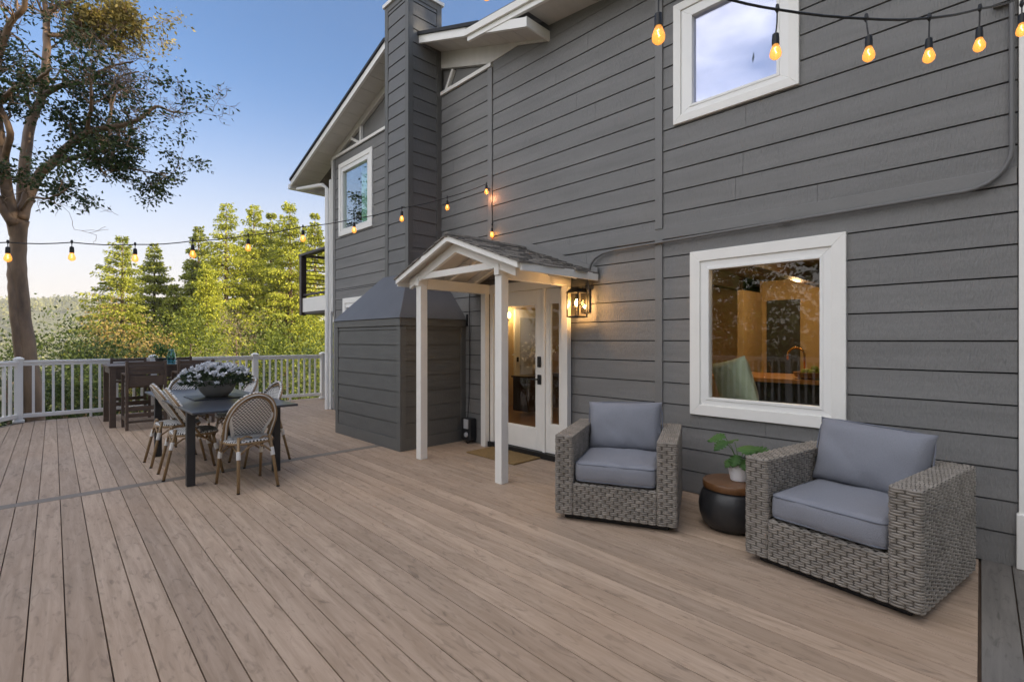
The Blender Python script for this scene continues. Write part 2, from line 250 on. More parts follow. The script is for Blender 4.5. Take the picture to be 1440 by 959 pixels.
# ------------------------------------------------------------------ mesh helpers
def wloc(o):
    v = Vector((0, 0, 0))
    while o is not None: v += o.location; o = o.parent
    return v
class MB:
    def __init__(s): s.v = []; s.f = []
    def add(s, vs, fs):
        o = len(s.v); s.v += [tuple(v) for v in vs]; s.f += [tuple(i + o for i in f) for f in fs]; return s
    def hexa(s, p):   # 8 corners: bottom 4 ccw, top 4 ccw
        return s.add(p, [(3, 2, 1, 0), (4, 5, 6, 7), (0, 1, 5, 4), (1, 2, 6, 5), (2, 3, 7, 6), (3, 0, 4, 7)])
    def box(s, x0, y0, z0, x1, y1, z1):
        x0, x1 = sorted((x0, x1)); y0, y1 = sorted((y0, y1)); z0, z1 = sorted((z0, z1))
        return s.hexa([(x0, y0, z0), (x1, y0, z0), (x1, y1, z0), (x0, y1, z0), (x0, y0, z1), (x1, y0, z1), (x1, y1, z1), (x0, y1, z1)])
    def bevbox(s, x0, y0, z0, x1, y1, z1, b=.006):
        bm = bmesh.new(); bmesh.ops.create_cube(bm, size=1)
        for v in bm.verts: v.co = ((x0 + x1) / 2 + v.co.x * (x1 - x0), (y0 + y1) / 2 + v.co.y * (y1 - y0), (z0 + z1) / 2 + v.co.z * (z1 - z0))
        bmesh.ops.bevel(bm, geom=bm.edges[:], offset=b, segments=2, affect='EDGES', profile=.5)
        return s.bm(bm)
    def bm(s, bm, M=None):
        bm.verts.index_update(); s.add([(M @ v.co if M else v.co) for v in bm.verts], [[v.index for v in f.verts] for f in bm.faces]); bm.free(); return s
    def beam(s, p, q, wd, ht, up=(0, 0, 1)):
        p, q = Vector(p), Vector(q); d = (q - p).normalized(); a = d.cross(Vector(up))
        if a.length < 1e-4: a = d.cross(Vector((1, 0, 0)))
        a.normalize(); b = a.cross(d); a *= wd / 2; b *= ht / 2
        return s.hexa([p - a - b, p + a - b, q + a - b, q - a - b, p - a + b, p + a + b, q + a + b, q - a + b])
    def tube(s, pts, r, n=8, cap=True, closed=False):
        pts = [Vector(p) for p in pts]; m = len(pts); rr = r if isinstance(r, (list, tuple)) else [r] * m
        vs = []; prev = None
        for i, p in enumerate(pts):
            if closed: t = pts[(i + 1) % m] - pts[i - 1]
            else: t = pts[min(i + 1, m - 1)] - pts[max(i - 1, 0)]
            t.normalize()
            if prev is None:
                a = t.cross(Vector((0, 0, 1)))
                if a.length < .05: a = t.cross(Vector((1, 0, 0)))
            else: a = prev - t * prev.dot(t)
            a.normalize(); prev = a; b = t.cross(a)
            vs += [p + (a * math.cos(2 * math.pi * k / n) + b * math.sin(2 * math.pi * k / n)) * rr[i] for k in range(n)]
        fs = []
        for i in range(m if closed else m - 1):
            j = (i + 1) % m
            for k in range(n): fs.append((i * n + k, i * n + (k + 1) % n, j * n + (k + 1) % n, j * n + k))
        if cap and not closed: fs += [tuple(range(n - 1, -1, -1)), tuple((m - 1) * n + k for k in range(n))]
        return s.add(vs, fs)
    def lathe(s, prof, c=(0, 0, 0), n=32):
        vs = []; fs = []; c = Vector(c)
        for r, z in prof: vs += [c + Vector((r * math.cos(2 * math.pi * k / n), r * math.sin(2 * math.pi * k / n), z)) for k in range(n)]
        for i in range(len(prof) - 1):
            for k in range(n): fs.append((i * n + k, i * n + (k + 1) % n, (i + 1) * n + (k + 1) % n, (i + 1) * n + k))
        if prof[0][0] > 1e-5: fs.append(tuple(range(n - 1, -1, -1)))
        if prof[-1][0] > 1e-5: fs.append(tuple((len(prof) - 1) * n + k for k in range(n)))
        return s.add(vs, fs)
    def prism(s, poly, ax, a0, a1):   # poly in the other two axes, extruded along ax
        n = len(poly)
        def P(u, v, w_):
            return {0: (w_, u, v), 1: (u, w_, v), 2: (u, v, w_)}[ax]
        vs = [P(u, v, a0) for u, v in poly] + [P(u, v, a1) for u, v in poly]
        fs = [tuple(range(n)), tuple(range(2 * n - 1, n - 1, -1))] + [(i, i + n, (i + 1) % n + n, (i + 1) % n) for i in range(n)]
        return s.add(vs, fs)
    def xf(s, M): s.v = [tuple(M @ Vector(v)) for v in s.v]; return s
    def build(s, name, m, parent=None, smooth=False, loc=None, bevel=0, mod=None):
        me = bpy.data.meshes.new(name); off = wloc(parent) if parent else Vector((0, 0, 0))
        if loc is not None and parent is None: off = Vector(loc)
        me.from_pydata([(v[0] - off.x, v[1] - off.y, v[2] - off.z) for v in s.v], [], s.f); me.validate()
        b = bmesh.new(); b.from_mesh(me); bmesh.ops.recalc_face_normals(b, faces=b.faces[:]); b.to_mesh(me); b.free()
        me.materials.append(M_[m] if isinstance(m, str) else m)
        if smooth:
            me.polygons.foreach_set('use_smooth', [True] * len(me.polygons))
        o = bpy.data.objects.new(name, me); COL.objects.link(o)
        if parent: o.parent = parent
        elif loc is not None: o.location = loc
        if smooth == 'auto':
            es = o.modifiers.new('edge', 'EDGE_SPLIT'); es.split_angle = R(40)
        if bevel:
            bv = o.modifiers.new('bevel', 'BEVEL'); bv.width = bevel; bv.segments = 2; bv.limit_method = 'ANGLE'
        return o
def cards(name, m, pos, axis, size, parent=None, aspect=.5, loc=None, fold=False):
    """many small leaf faces: pos (n,3), axis (n,3) leaf direction, size (n,)"""
    n = len(pos); off = np.array(wloc(parent)) if parent else (np.array(loc) if loc is not None else np.zeros(3))
    ax = axis / (np.linalg.norm(axis, axis=1, keepdims=True) + 1e-9)
    rv = rng.normal(size=(n, 3)); sd_ = np.cross(ax, rv); sd_ /= np.linalg.norm(sd_, axis=1, keepdims=True) + 1e-9
    L = size[:, None] * ax; W = size[:, None] * aspect * sd_
    p = pos - off
    v = np.empty((n * 4, 3)); v[0::4] = p; v[1::4] = p + L * .45 + W * .5; v[2::4] = p + L; v[3::4] = p + L * .45 - W * .5
    me = bpy.data.meshes.new(name); me.vertices.add(n * 4); me.vertices.foreach_set('co', v.ravel())
    me.loops.add(n * 4); me.loops.foreach_set('vertex_index', np.arange(n * 4, dtype=np.int32))
    me.polygons.add(n); me.polygons.foreach_set('loop_start', np.arange(0, n * 4, 4, dtype=np.int32)); me.polygons.foreach_set('loop_total', np.full(n, 4, dtype=np.int32))
    me.update(calc_edges=True); me.materials.append(M_[m])
    o = bpy.data.objects.new(name, me); COL.objects.link(o)
    if parent: o.parent = parent
    elif loc is not None: o.location = loc
    return o
def tag(o, label=None, cat=None, group=None, kind=None):
    if label: o['label'] = label
    if cat: o['category'] = cat
    if group: o['group'] = group
    if kind: o['kind'] = kind
    return o
def thing(name, label, cat, loc=(0, 0, 0), group=None):
    o = bpy.data.objects.new(name, None); COL.objects.link(o); o.location = loc; o.empty_display_size = .2
    return tag(o, label, cat, group)
def dup(o, parent=None, loc=None, rz=None, label=None, group=None):
    c = o.copy(); COL.objects.link(c)
    if parent: c.parent = parent
    if loc is not None: c.location = loc
    if rz is not None: c.rotation_euler = (0, 0, rz)
    if label: c['label'] = label
    if group: c['group'] = group
    for ch in list(o.children): dup(ch, c)
    return c
def point_light(name, loc, e, col=(1, .62, .28), r=.03, parent=None):
    ld = bpy.data.lights.new(name, 'POINT'); ld.energy = e; ld.color = col; ld.shadow_soft_size = r
    o = bpy.data.objects.new(name, ld); COL.objects.link(o); o.location = Vector(loc) - (wloc(parent) if parent else Vector((0, 0, 0)))
    if parent: o.parent = parent
    return o
# ------------------------------------------------------------------ setting: ground, deck
g = MB(); N = 60
gx = np.concatenate([-np.geomspace(4000, 12, 26), np.linspace(-10, 10, 9), np.geomspace(12, 4000, 26)])
def gz(x, y):
    d = math.hypot(x, y); z = -2.6 - 5.5 * min(1, max(0, (y - .3 * x - 14) / 30)) - 3 * min(1, max(0, (-x - 4) / 20)) + .25 * math.sin(x * .7) * math.cos(y * .6)
    if d > 100: z -= min(14, (d - 100) * .05)
    return z
vs_ = [(x, y, gz(x, y)) for y in gx for x in gx]; k = len(gx)
g.add(vs_, [(j * k + i, j * k + i + 1, (j + 1) * k + i + 1, (j + 1) * k + i) for j in range(k - 1) for i in range(k - 1)])
M_['ground'] = mat('dry_grass_ground', (.075, .075, .028), .95, .4, .35, hue=None)
tag(g.build('ground', 'ground'), kind='structure')

XW = 4.43
deck = MB(); PITCH = .1405; SL = .0245
for kx in range(-17, 32):
    xa = .055 + PITCH * kx
    for seg in (0, 1):
        def X(y, e): return xa + SL * (y - 6.09) + (.0026 if e == 0 else PITCH - .0026)
        ya = (.0403 * xa + .004) if seg == 0 else 6.1; yb = 5.962 if seg == 0 else 12.05
        def Y(e, top):
            x = xa + e * PITCH
            if top == 0: return ya if seg else .0403 * x + .004
            if seg == 1 and x < -.14: return max(min(12.05, 12.05 + (x + .14) * 1.57), 8.75)
            return yb
        q = [(X(Y(0, 0), 0), Y(0, 0)), (X(Y(1, 0), 1), Y(1, 0)), (X(Y(1, 1), 1), Y(1, 1)), (X(Y(0, 1), 0), Y(0, 1))]
        q = [(min(x, 4.425), y) for x, y in q]
        if q[1][0] - q[0][0] < .02 and q[2][0] - q[3][0] < .02: continue
        deck.hexa([(x, y, -.025) for x, y in q] + [(x, y, 0) for x, y in q])
tag(deck.build('deck', 'deck', bevel=.002), kind='structure')
bd = MB()
for k_ in range(0, 22):
    f_ = lambda x, o: .0403 * x - .142 * k_ - o
    bd.hexa([(-2.3, f_(-2.3, .139), -.025), (4.425, f_(4.425, .139), -.025), (4.425, f_(4.425, .003), -.025), (-2.3, f_(-2.3, .003), -.025),
             (-2.3, f_(-2.3, .139), 0), (4.425, f_(4.425, .139), 0), (4.425, f_(4.425, .003), 0), (-2.3, f_(-2.3, .003), 0)])
tag(bd.build('deck_border', 'border', bevel=.002), kind='structure')
st = MB(); st.hexa([(-2.3, 5.955, -.03), (3.40, 5.967, -.03), (3.40, 6.105, -.03), (-2.3, 6.093, -.03), (-2.3, 5.966, .001), (3.40, 5.966, .001), (3.40, 6.096, .001), (-2.3, 6.096, .001)])
tag(st.build('deck_breaker_board', 'shade'), kind='structure')
ud = MB(); ud.box(-2.3, -3.1, -.25, 4.6, 8.7, -.026); ud.hexa([(-2.3, 8.7, -.25), (5.2, 8.7, -.25), (5.2, 12.02, -.25), (-.15, 12.02, -.25), (-2.3, 8.7, -.026), (5.2, 8.7, -.026), (5.2, 12.02, -.026), (-.15, 12.02, -.026)])
tag(ud.build('deck_joists', 'joist'), kind='structure')
# deck strip beyond the house corner
d2 = MB()
for kx in range(0, 7):
    x0 = 4.43 + kx * PITCH; d2.box(x0 + .0035, 9.95, -.025, x0 + PITCH - .0035, 12.05 - .25 * kx * 0, 0)
tag(d2.build('deck_side', 'deck'), kind='structure')
rim = MB()
for p, q in (((-.14, 12.07), (5.4, 12.07)), ((-2.33, 8.72), (-.14, 12.07)), ((-2.33, -3), (-2.33, 8.72))):
    rim.beam((p[0], p[1], -.14), (q[0], q[1], -.14), .03, .25)
tag(rim.build('deck_rim_board', 'shade'), kind='structure')

# ------------------------------------------------------------------ railings
def railing(name, label, posts, end_posts=True, skip_first=False):
    t = thing(name, label, 'railing', (posts[0][0], posts[0][1], 0))
    for i, (x, y) in enumerate(posts):
        if i == 0 and skip_first: continue
        m = MB(); m.box(x - .055, y - .055, .012, x + .055, y + .055, 1.075); m.bevbox(x - .075, y - .075, 0, x + .075, y + .075, .05, .012)
        po = m.build('post', 'rail', t, bevel=.005)
        c = MB(); c.bevbox(x - .07, y - .07, 1.075, x + .07, y + .07, 1.105, .004)
        c.hexa([(x - .062, y - .062, 1.105), (x + .062, y - .062, 1.105), (x + .062, y + .062, 1.105), (x - .062, y + .062, 1.105),
                (x - .02, y - .02, 1.13), (x + .02, y - .02, 1.13), (x + .02, y + .02, 1.13), (x - .02, y + .02, 1.13)])
        c.build('post_cap', 'rail', po)
    for p, q in zip(posts, posts[1:]):
        p_, q_ = Vector((*p, 0)), Vector((*q, 0)); d = q_ - p_; L = d.length; d.normalize(); a, b = p_ + d * .055, q_ - d * .055
        z = lambda v, h: (v.x, v.y, h)
        m = MB(); m.beam(z(a, 1.045), z(b, 1.045), .085, .04); m.beam(z(a, 1.0), z(b, 1.0), .05, .05); m.build('top_rail', 'rail', t, bevel=.006)
        m = MB(); m.beam(z(a, .115), z(b, .115), .05, .07); m.beam(z((a + b) / 2, 0), z((a + b) / 2, .08), .04, .04, (1, 0, 0)); m.build('bottom_rail', 'rail', t, bevel=.006)
        n = max(2, round((L - .11) / .127)); 
        for i in range(1, n):
            c = a + (b - a) * (i / n); m = MB(); m.beam(z(c, .15), z(c, .976), .036, .036, (d.x, d.y, 0)); m.build('baluster', 'rail', t)
    return t
railing('deck_railing', 'white baluster railing along the far edge of the deck, behind the bar table', [(-.14, 11.98), (1.75, 11.98), (3.62, 11.98), (5.08, 11.78), (6.6, 11.6)])
railing('deck_railing', 'white baluster railing angling away at the left edge of the deck', [(-.14, 11.98), (-1.18, 10.35), (-2.22, 8.70), (-2.22, 6.9), (-2.22, 5.1), (-2.22, 3.3), (-2.22, 1.5), (-2.22, -.3)], skip_first=True)

# ------------------------------------------------------------------ house
house = thing('house', 'dark grey lap sided two storey house with white trimmed windows', 'house', (4.43, 5.0, 0))
def top_r(y): return 5.145 - .088 * (4.03 - y)
def lap_wall(m, y0, y1, z0, z1, rows, ops, x=XW, th=.022, gap=.010, topf=None):
    """horizontal boards with open grooves, openings cut out: ops = (ya, yb, za, zb)"""
    zs = sorted({z0, z1, *[r for r in rows if z0 < r < z1], *[z for o in ops for z in o[2:] if z0 < z < z1]})
    rs = {round(r, 4) for r in rows} | {round(z1, 4)}
    for a, b in zip(zs, zs[1:]):
        top = b - (gap if round(b, 4) in rs else 0)
        if top - a < .004: continue
        segs = [(y0, y1)]
        for o in ops:
            if o[2] < (a + b) / 2 < o[3]:
                ns = []
                for s0, s1 in segs:
                    if o[0] > s0: ns.append((s0, min(s1, o[0])))
                    if o[1] < s1: ns.append((max(s0, o[1]), s1))
                segs = [q for q in ns if q[1] - q[0] > .001]
        ns = []
        for s0, s1 in segs:      # butt joints
            js = sorted(random.Random(int(a * 977) + 3).uniform(s0, s1) for _ in range(2)) if s1 - s0 > 1.8 else []
            e = [s0] + [j for j in js if s0 + .5 < j < s1 - .5][:1] + [s1]
            for i_ in range(len(e) - 1): ns.append((e[i_] + (.0012 if i_ else 0), e[i_ + 1] - (.0012 if i_ < len(e) - 2 else 0)))
        segs = ns
        for s0, s1 in segs: # face leans out slightly at the bottom, like lap siding
            rb = max([r for r in rows if r <= a + 1e-6], default=a - .01); rt = min([r for r in rows if r >= b - 1e-6], default=b + .01)
            ln = lambda z_: -.006 * (1 - (z_ - rb) / max(.02, rt - rb))
            m.hexa([(x + ln(a), s0, a), (x + th, s0, a), (x + th, s1, a), (x + ln(a), s1, a), (x + ln(top), s0, top), (x + th, s0, top), (x + th, s1, top), (x + ln(top), s1, top)])
def back_wall(m, y0, y1, z0, z1, ops, x0, x1):
    zs = sorted({z0, z1, *[z for o in ops for z in o[2:] if z0 < z < z1]})
    for a, b in zip(zs, zs[1:]):
        segs = [(y0, y1)]
        for o in ops:
            if o[2] < (a + b) / 2 < o[3]:
                ns = []
                for s0, s1 in segs:
                    if o[0] > s0: ns.append((s0, min(s1, o[0])))
                    if o[1] < s1: ns.append((max(s0, o[1]), s1))
                segs = [q for q in ns if q[1] - q[0] > .001]
        for s0, s1 in segs: m.box(x0, s0, a, x1, s1, b)
LW = (.98, 2.08, .80, 2.17); UW = (1.30, 2.245, 3.53, 4.54); FW = (8.2, 9.4, 3.53, 4.82); DO = (3.68, 5.0, 0, 2.1); HW = (7.9, 9.22, .9, 2.16)
OPS = [LW, UW, FW, DO, HW]
rowsA = [.81 + .2025 * i for i in range(-4, 9)]; rowsB = [2.648 + .2025 * i for i in range(14)]; rowsC = [2.60 + .2025 * i for i in range(14)]
wl = MB()
lap_wall(wl, .01, 9.74, 0, 2.40, rowsA, OPS)
lap_wall(wl, .01, 2.43, 2.50, 4.90, rowsB, OPS)
lap_wall(wl, 2.51, 4.91, 2.50, 5.0, rowsC, OPS)
lap_wall(wl, 5.0, 9.74, 2.40, 5.08, [2.43 + .2025 * i for i in range(14)], OPS)
for ya, yb, za in ((.01, 2.43, 4.895), (2.51, 4.91, 4.995)):   # cut boards under the sloping soffit
    wl.hexa([(XW, ya, za), (XW + .02, ya, za), (XW + .02, yb, za), (XW, yb, za), (XW, ya, top_r(ya) + .12), (XW + .02, ya, top_r(ya) + .12), (XW + .02, yb, top_r(yb) + .12), (XW, yb, top_r(yb) + .12)])
wl.build('siding', 'siding', house)
bw = MB(); back_wall(bw, .0, 9.74, 0, 5.0, OPS, XW + .0225, XW + .16); bw.box(XW + .0225, 9.60, 0, 12.2, 9.74, 5.0); bw.build('wall_core', 'gapdark', house)
ew = MB(); ew.box(XW + .165, 9.745, 0, 12.2, 9.765, 5.0); ew.box(12.2, -9, 0, 12.3, 9.765, 5.0); ew.box(XW + .165, -9.1, 0, 12.3, -9, 5); ew.build('end_wall', 'siding', house)
tr = MB()
tr.box(XW - .022, 2.431, 0, XW + .02, 2.509, 2.398); tr.box(XW - .022, 2.431, 2.502, XW + .02, 2.509, top_r(2.5) + .05)
tr.box(XW - .022, 4.912, 2.502, XW + .02, 4.998, 5.06)
tr.box(XW - .014, .012, 2.398, XW + .02, 4.9, 2.502)
tr.box(XW - .012, 5.02, .0, XW + .02, 5.10, 2.39)
tr.build('trim_board', 'trimgrey', house, bevel=.003)
wt = MB(); wt.box(XW - .03, -.34, .0, XW + .02, .005, 5.2); wt.bevbox(XW - .05, -.36, .002, XW + .018, .015, .34, .004); wt.box(XW + .0, -9.0, 0, XW + .02, -.345, 5.2)
wt.build('corner_board', 'white', house, bevel=.003)
ws = MB(); ws.box(XW - .028, 4.93, 5.075, XW + .02, 9.78, 5.125); ws.box(XW - .03, 9.742, 2.0, XW + .03, 9.79, 5.074); ws.build('frieze_trim', 'white', house)
cb = MB(); cb.box(XW - .012, 9.66, 0, XW + .02, 9.741, 5.07); cb.build('trim_board', 'trimgrey', house)

def window(name, y0, y1, z0, z1, tw, gy0, gy1, gz0, gz1, glass, parent=house, step=.05, label=None):
    """outer casing y0..y1, z0..z1; frame inside it; pane; depth order casing > frame > pane"""
    x = XW; f = MB(); x0 = x - .032
    def ring(m, a0, a1, b0, b1, c0, c1, d0, d1, xa, xb):   # outer a,b ; inner c,d mitred
        O = [(a0, b0), (a1, b0), (a1, b1), (a0, b1)]; I = [(c0, d0), (c1, d0), (c1, d1), (c0, d1)]
        for i in range(4):
            j = (i + 1) % 4; q = [O[i], O[j], I[j], I[i]]
            m.hexa([(xa, u, v) for u, v in q] + [(xb, u, v) for u, v in q])
    ring(f, y0, y1, z0, z1, y0 + tw, y1 - tw, z0 + tw, z1 - tw, x0, x + .03)
    fr = f.build('window', 'white', parent, bevel=.003)
    if label: fr['label'] = label
    s = MB(); ring(s, y0 + tw + .0005, y1 - tw - .0005, z0 + tw + .0005, z1 - tw - .0005, gy0, gy1, gz0, gz1, x - .018, x + .06)
    ring(s, gy0 - .022, gy1 + .022, gz0 - .022, gz1 + .022, gy0 + .002, gy1 - .002, gz0 + .002, gz1 - .002, x - .0235, x - .012)
    s.build('frame', 'vinyl', fr, bevel=.003)
    p = MB(); p.box(x + .02, gy0 - .005, gz0 - .005, x + .026, gy1 + .005, gz1 + .005); p.build('pane', glass, fr)
    return fr
window('window', .914, 2.145, .733, 2.235, .095, 1.088, 1.972, .897, 2.058, 'pane', label='large lower window showing a lit kitchen')
window('window', 1.233, 2.312, 3.468, 4.605, .075, 1.40, 2.13, 3.613, 4.44, 'skyglass', label='upper window reflecting the sky')
window('window', 8.13, 9.47, 3.47, 4.90, .09, 8.31, 9.31, 3.593, 4.725, 'leftglass', label='upper window left of the chimney, with a pale green curtain')
window('window', 7.8, 9.29, .8, 2.23, .1, 7.95, 9.15, .95, 2.05, 'pane', label='window mostly hidden by the chimney base')
c = MB(); c.box(XW + .2, 8.1, 3.4, XW + .22, 8.95, 4.9); c.build('curtain', 'curtain', house)
c = MB(); c.box(XW + .2, 1.2, 3.4, XW + .22, 2.35, 4.65); c.build('window_shade', 'blind', house)

# gables, soffits, fascias, roof
XO = 4.05; GT = .11
EL, RG, ER = (11.0, 4.74), (7.03, 6.04), (3.925, 4.977)       # eave left, ridge, cut end right : bottom of the rake
def slope_pt(p, q, t): return (p[0] + (q[0] - p[0]) * t, p[1] + (q[1] - p[1]) * t)
rf = MB(); fa = MB(); so = MB(); ed = MB()
for p, q in ((EL, RG), (RG, ER)):
    q0 = q
    if q is ER: t_ = (RG[0] - 4.72) / (RG[0] - ER[0]); q = (4.72, RG[1] + (ER[1] - RG[1]) * t_)
    rf.prism([(p[0], p[1] + GT), (q[0], q[1] + GT), (q[0], q[1] + GT + .05), (p[0], p[1] + GT + .05)], 0, XO + .03, 8.3)
    ed.prism([(p[0], p[1] + GT + .002), (q[0], q[1] + GT + .002), (q[0], q[1] + GT + .048), (p[0], p[1] + GT + .048)], 0, XO - .045, XO + .028)
    q = q0; fa.prism([(p[0], p[1]), (q[0], q[1]), (q[0], q[1] + GT), (p[0], p[1] + GT)], 0, XO - .02, XO + .02)
    n = int(math.hypot(q[0] - p[0], q[1] - p[1]) / .3)
    for i in range(n):
        a = slope_pt(p, q, i / n); b = slope_pt(p, q, (i + 1) / n - .008 / 4)
        so.prism([(a[0], a[1] + .03), (b[0], b[1] + .03), (b[0], b[1] + .05), (a[0], a[1] + .05)], 0, XO + .021, XW + .12)
so.prism([(EL[0], EL[1] + .055), (RG[0], RG[1] + .055), (RG[0], RG[1] + .09), (EL[0], EL[1] + .09)], 0, XO + .021, XW + .12)
so.prism([(RG[0], RG[1] + .055), (ER[0], ER[1] + .055), (ER[0], ER[1] + .09), (RG[0], RG[1] + .09)], 0, XO + .021, XW + .12)
fa.box(XO - .021, ER[0] - .025, ER[1] - .004, XW + .02, ER[0] + .0, ER[1] + GT)            # cut end
fa.box(XO + .0, EL[0] - .0, EL[1] - .002, 8.3, EL[0] + .03, EL[1] + GT)                   # left eave fascia
# frieze under the gable soffit on the wall
fz = MB()
fz.prism([(9.9, 5.11 - .10), (RG[0], RG[1] - .10), (RG[0], RG[1] + .028), (9.9, 5.11 + .028)], 0, XW - .012, XW + .045)
fz.prism([(RG[0], 5.81), (4.97, 5.127), (4.44, 5.146), (3.95, 4.985), (3.95, 5.02), (RG[0], RG[1] + .028)], 0, XW - .012, XW + .045)
fz.build('gable_frieze', 'soffit', house)
gp = MB(); gp.prism([(9.74, 5.08), (9.74, 5.13), (RG[0], RG[1]), (4.9, 5.32), (4.9, 5.08)], 0, XW + .05, XW + .09); gp.build('gable_panel', 'trimgrey', house)
for p, q in (((8.62, 5.12), (8.62, 5.42)), ((8.66, 5.12), (9.0, 5.30)), ((5.96, 5.13), (5.79, 5.38))):
    gb = MB(); gb.beam((XW + .02, p[0], p[1]), (XW + .02, q[0], q[1]), .05, .05, (1, 0, 0))
    gb.build('gable_brace', 'white', house)
# main roof on the right: eave fascia, soffit, roof plane
def zr(y): return 5.225 - .095 * (4.6 - max(y, 0))
y0, y1 = -9.0, 4.95
def quad(m, ya, yb, xa, xb, f0, f1, f0b=None, f1b=None):
    if ya < 0 < yb:
        quad(m, ya, 0, xa, xb, f0, f1, f0b, f1b); ya = 0
    f0b = f0b or f0; f1b = f1b or f1
    m.hexa([(xa, ya, f0(ya)), (xb, ya, f0b(ya)), (xb, yb, f0b(yb)), (xa, yb, f0(yb)), (xa, ya, f1(ya)), (xb, ya, f1b(ya)), (xb, yb, f1b(yb)), (xa, yb, f1(yb))])
quad(fa, y0, y1, XO - .03, XO + .01, lambda y: zr(y) - .01, lambda y: zr(y) + .085)
fa.build('fascia', 'white', house, bevel=.002)
gu = MB(); quad(gu, y0, y1 + .02, XO - .06, XO - .0305, lambda y: zr(y) + .055, lambda y: zr(y) + .135); quad(gu, y0, y1 + .02, XO - .0303, XO + .1, lambda y: zr(y) + .09, lambda y: zr(y) + .135); gu.build('drip_edge', 'cream', house)
quad(so, y0, 3.92, XO + .012, XW + .12, lambda y: zr(y) + .005, lambda y: zr(y) + .03)
so.build('soffit', 'soffit', house)
# shadow grooves between the wide soffit boards are real battens
quad(rf, y0, y1 + .05, XO - .02, 11.5, lambda y: zr(y) + .137, lambda y: zr(y) + .18, lambda y: zr(y) + 2.65, lambda y: zr(y) + 2.7)
rf.build('roof', 'roof', house)
ed.build('roof_edge', 'roofdark', house)
# chimney and its wide base
ch = MB(); cx0, cx1, cy0, cy1, cz0, cz1 = 3.845, 4.43, 6.06, 6.707, 2.33, 6.42
ch.box(cx0 + .02, cy0 + .02, cz0, cx1 - .001, cy1 - .02, cz1)
n = 21
for i in range(n):
    a = cz0 + .03 + i * .196; b = min(a + .181, cz1 - .09)
    ch.hexa([(cx0 + .006, cy0 + .09, a), (cx0 + .019, cy0 + .09, a), (cx0 + .019, cy1 - .09, a), (cx0 + .006, cy1 - .09, a), (cx0 + .012, cy0 + .09, b), (cx0 + .019, cy0 + .09, b), (cx0 + .019, cy1 - .09, b), (cx0 + .012, cy1 - .09, b)])
    ch.hexa([(cx0 + .09, cy0 + .006, a), (cx1 - .09, cy0 + .006, a), (cx1 - .09, cy0 + .019, a), (cx0 + .09, cy0 + .019, a), (cx0 + .09, cy0 + .012, b), (cx1 - .09, cy0 + .012, b), (cx1 - .09, cy0 + .019, b), (cx0 + .09, cy0 + .019, b)])
chim = ch.build('chimney', 'chim', house)
ct = MB()
for z0, z1 in ((cz0, cz1),):
    ct.box(cx0, cy0, z0, cx0 + .018, cy0 + .088, z1); ct.box(cx0 + .0185, cy0, z0, cx0 + .088, cy0 + .018, z1)
    ct.box(cx0, cy1 - .088, z0, cx0 + .018, cy1, z1); ct.box(cx1 - .088, cy0, z0, cx1, cy0 + .018, z1)
ct.box(cx0 + .001, cy0 + .0885, cz1 - .09, cx0 + .018, cy1 - .0885, cz1); ct.box(cx0 + .0885, cy0 + .001, cz1 - .09, cx1 - .0885, cy0 + .018, cz1)
ct.build('corner_trim', 'chtrim', chim, bevel=.003)
cc = MB(); cc.box(cx0 - .025, cy0 - .025, cz1, cx1 + .03, cy1 + .025, cz1 + .05); cc.build('chimney_cap', 'cream', chim)
bx = MB(); bx0, by0, by1, bz = 3.36, 5.483, 7.34, 1.70
bx.box(bx0 + .02, by0 + .02, 0, XW - .001, by1 - .02, bz - .01)
i = 0
z = .16
while z < bz - .12:
    b = min(z + .184, bz - .10)
    bx.hexa([(bx0 + .006, by0 + .09, z), (bx0 + .019, by0 + .09, z), (bx0 + .019, by1 - .09, z), (bx0 + .006, by1 - .09, z), (bx0 + .012, by0 + .09, b), (bx0 + .019, by0 + .09, b), (bx0 + .019, by1 - .09, b), (bx0 + .012, by1 - .09, b)])
    bx.hexa([(bx0 + .09, by0 + .006, z), (XW - .09, by0 + .006, z), (XW - .09, by0 + .019, z), (bx0 + .09, by0 + .019, z), (bx0 + .09, by0 + .012, b), (XW - .09, by0 + .012, b), (XW - .09, by0 + .019, b), (bx0 + .09, by0 + .019, b)])
    z += .2
base = bx.build('chimney_base', 'basep', house)
bt = MB()
bt.box(bx0, by0, 0, bx0 + .018, by0 + .088, bz - .1); bt.box(bx0 + .0185, by0, 0, bx0 + .088, by0 + .018, bz - .1); bt.box(bx0, by1 - .088, 0, bx0 + .018, by1, bz - .1); bt.box(XW - .088, by0, 0, XW - .001, by0 + .018, bz - .1)
bt.box(bx0 - .01, by0 - .01, bz - .095, bx0 + .018, by1 + .01, bz); bt.box(bx0 + .0185, by0 - .01, bz - .095, XW - .001, by0 + .018, bz)
bt.box(bx0 + .001, by0 + .0885, .0, bx0 + .018, by1 - .0885, .155); bt.box(bx0 + .0885, by0 + .001, 0, XW - .0885, by0 + .018, .155)
bt.build('corner_trim', 'chtrim', base, bevel=.003)
hd = MB(); o = .03; hz = 2.36
hd.hexa([(bx0 - o, by0 - o, bz + .002), (XW - .001, by0 - o, bz + .002), (XW - .001, by1 + o, bz + .002), (bx0 - o, by1 + o, bz + .002), (cx0 - .02, cy0 - .02, hz), (XW - .001, cy0 - .02, hz), (XW - .001, cy1 + .02, hz), (cx0 - .02, cy1 + .02, hz)])
hd.build('hood', 'hood', base, bevel=.006)
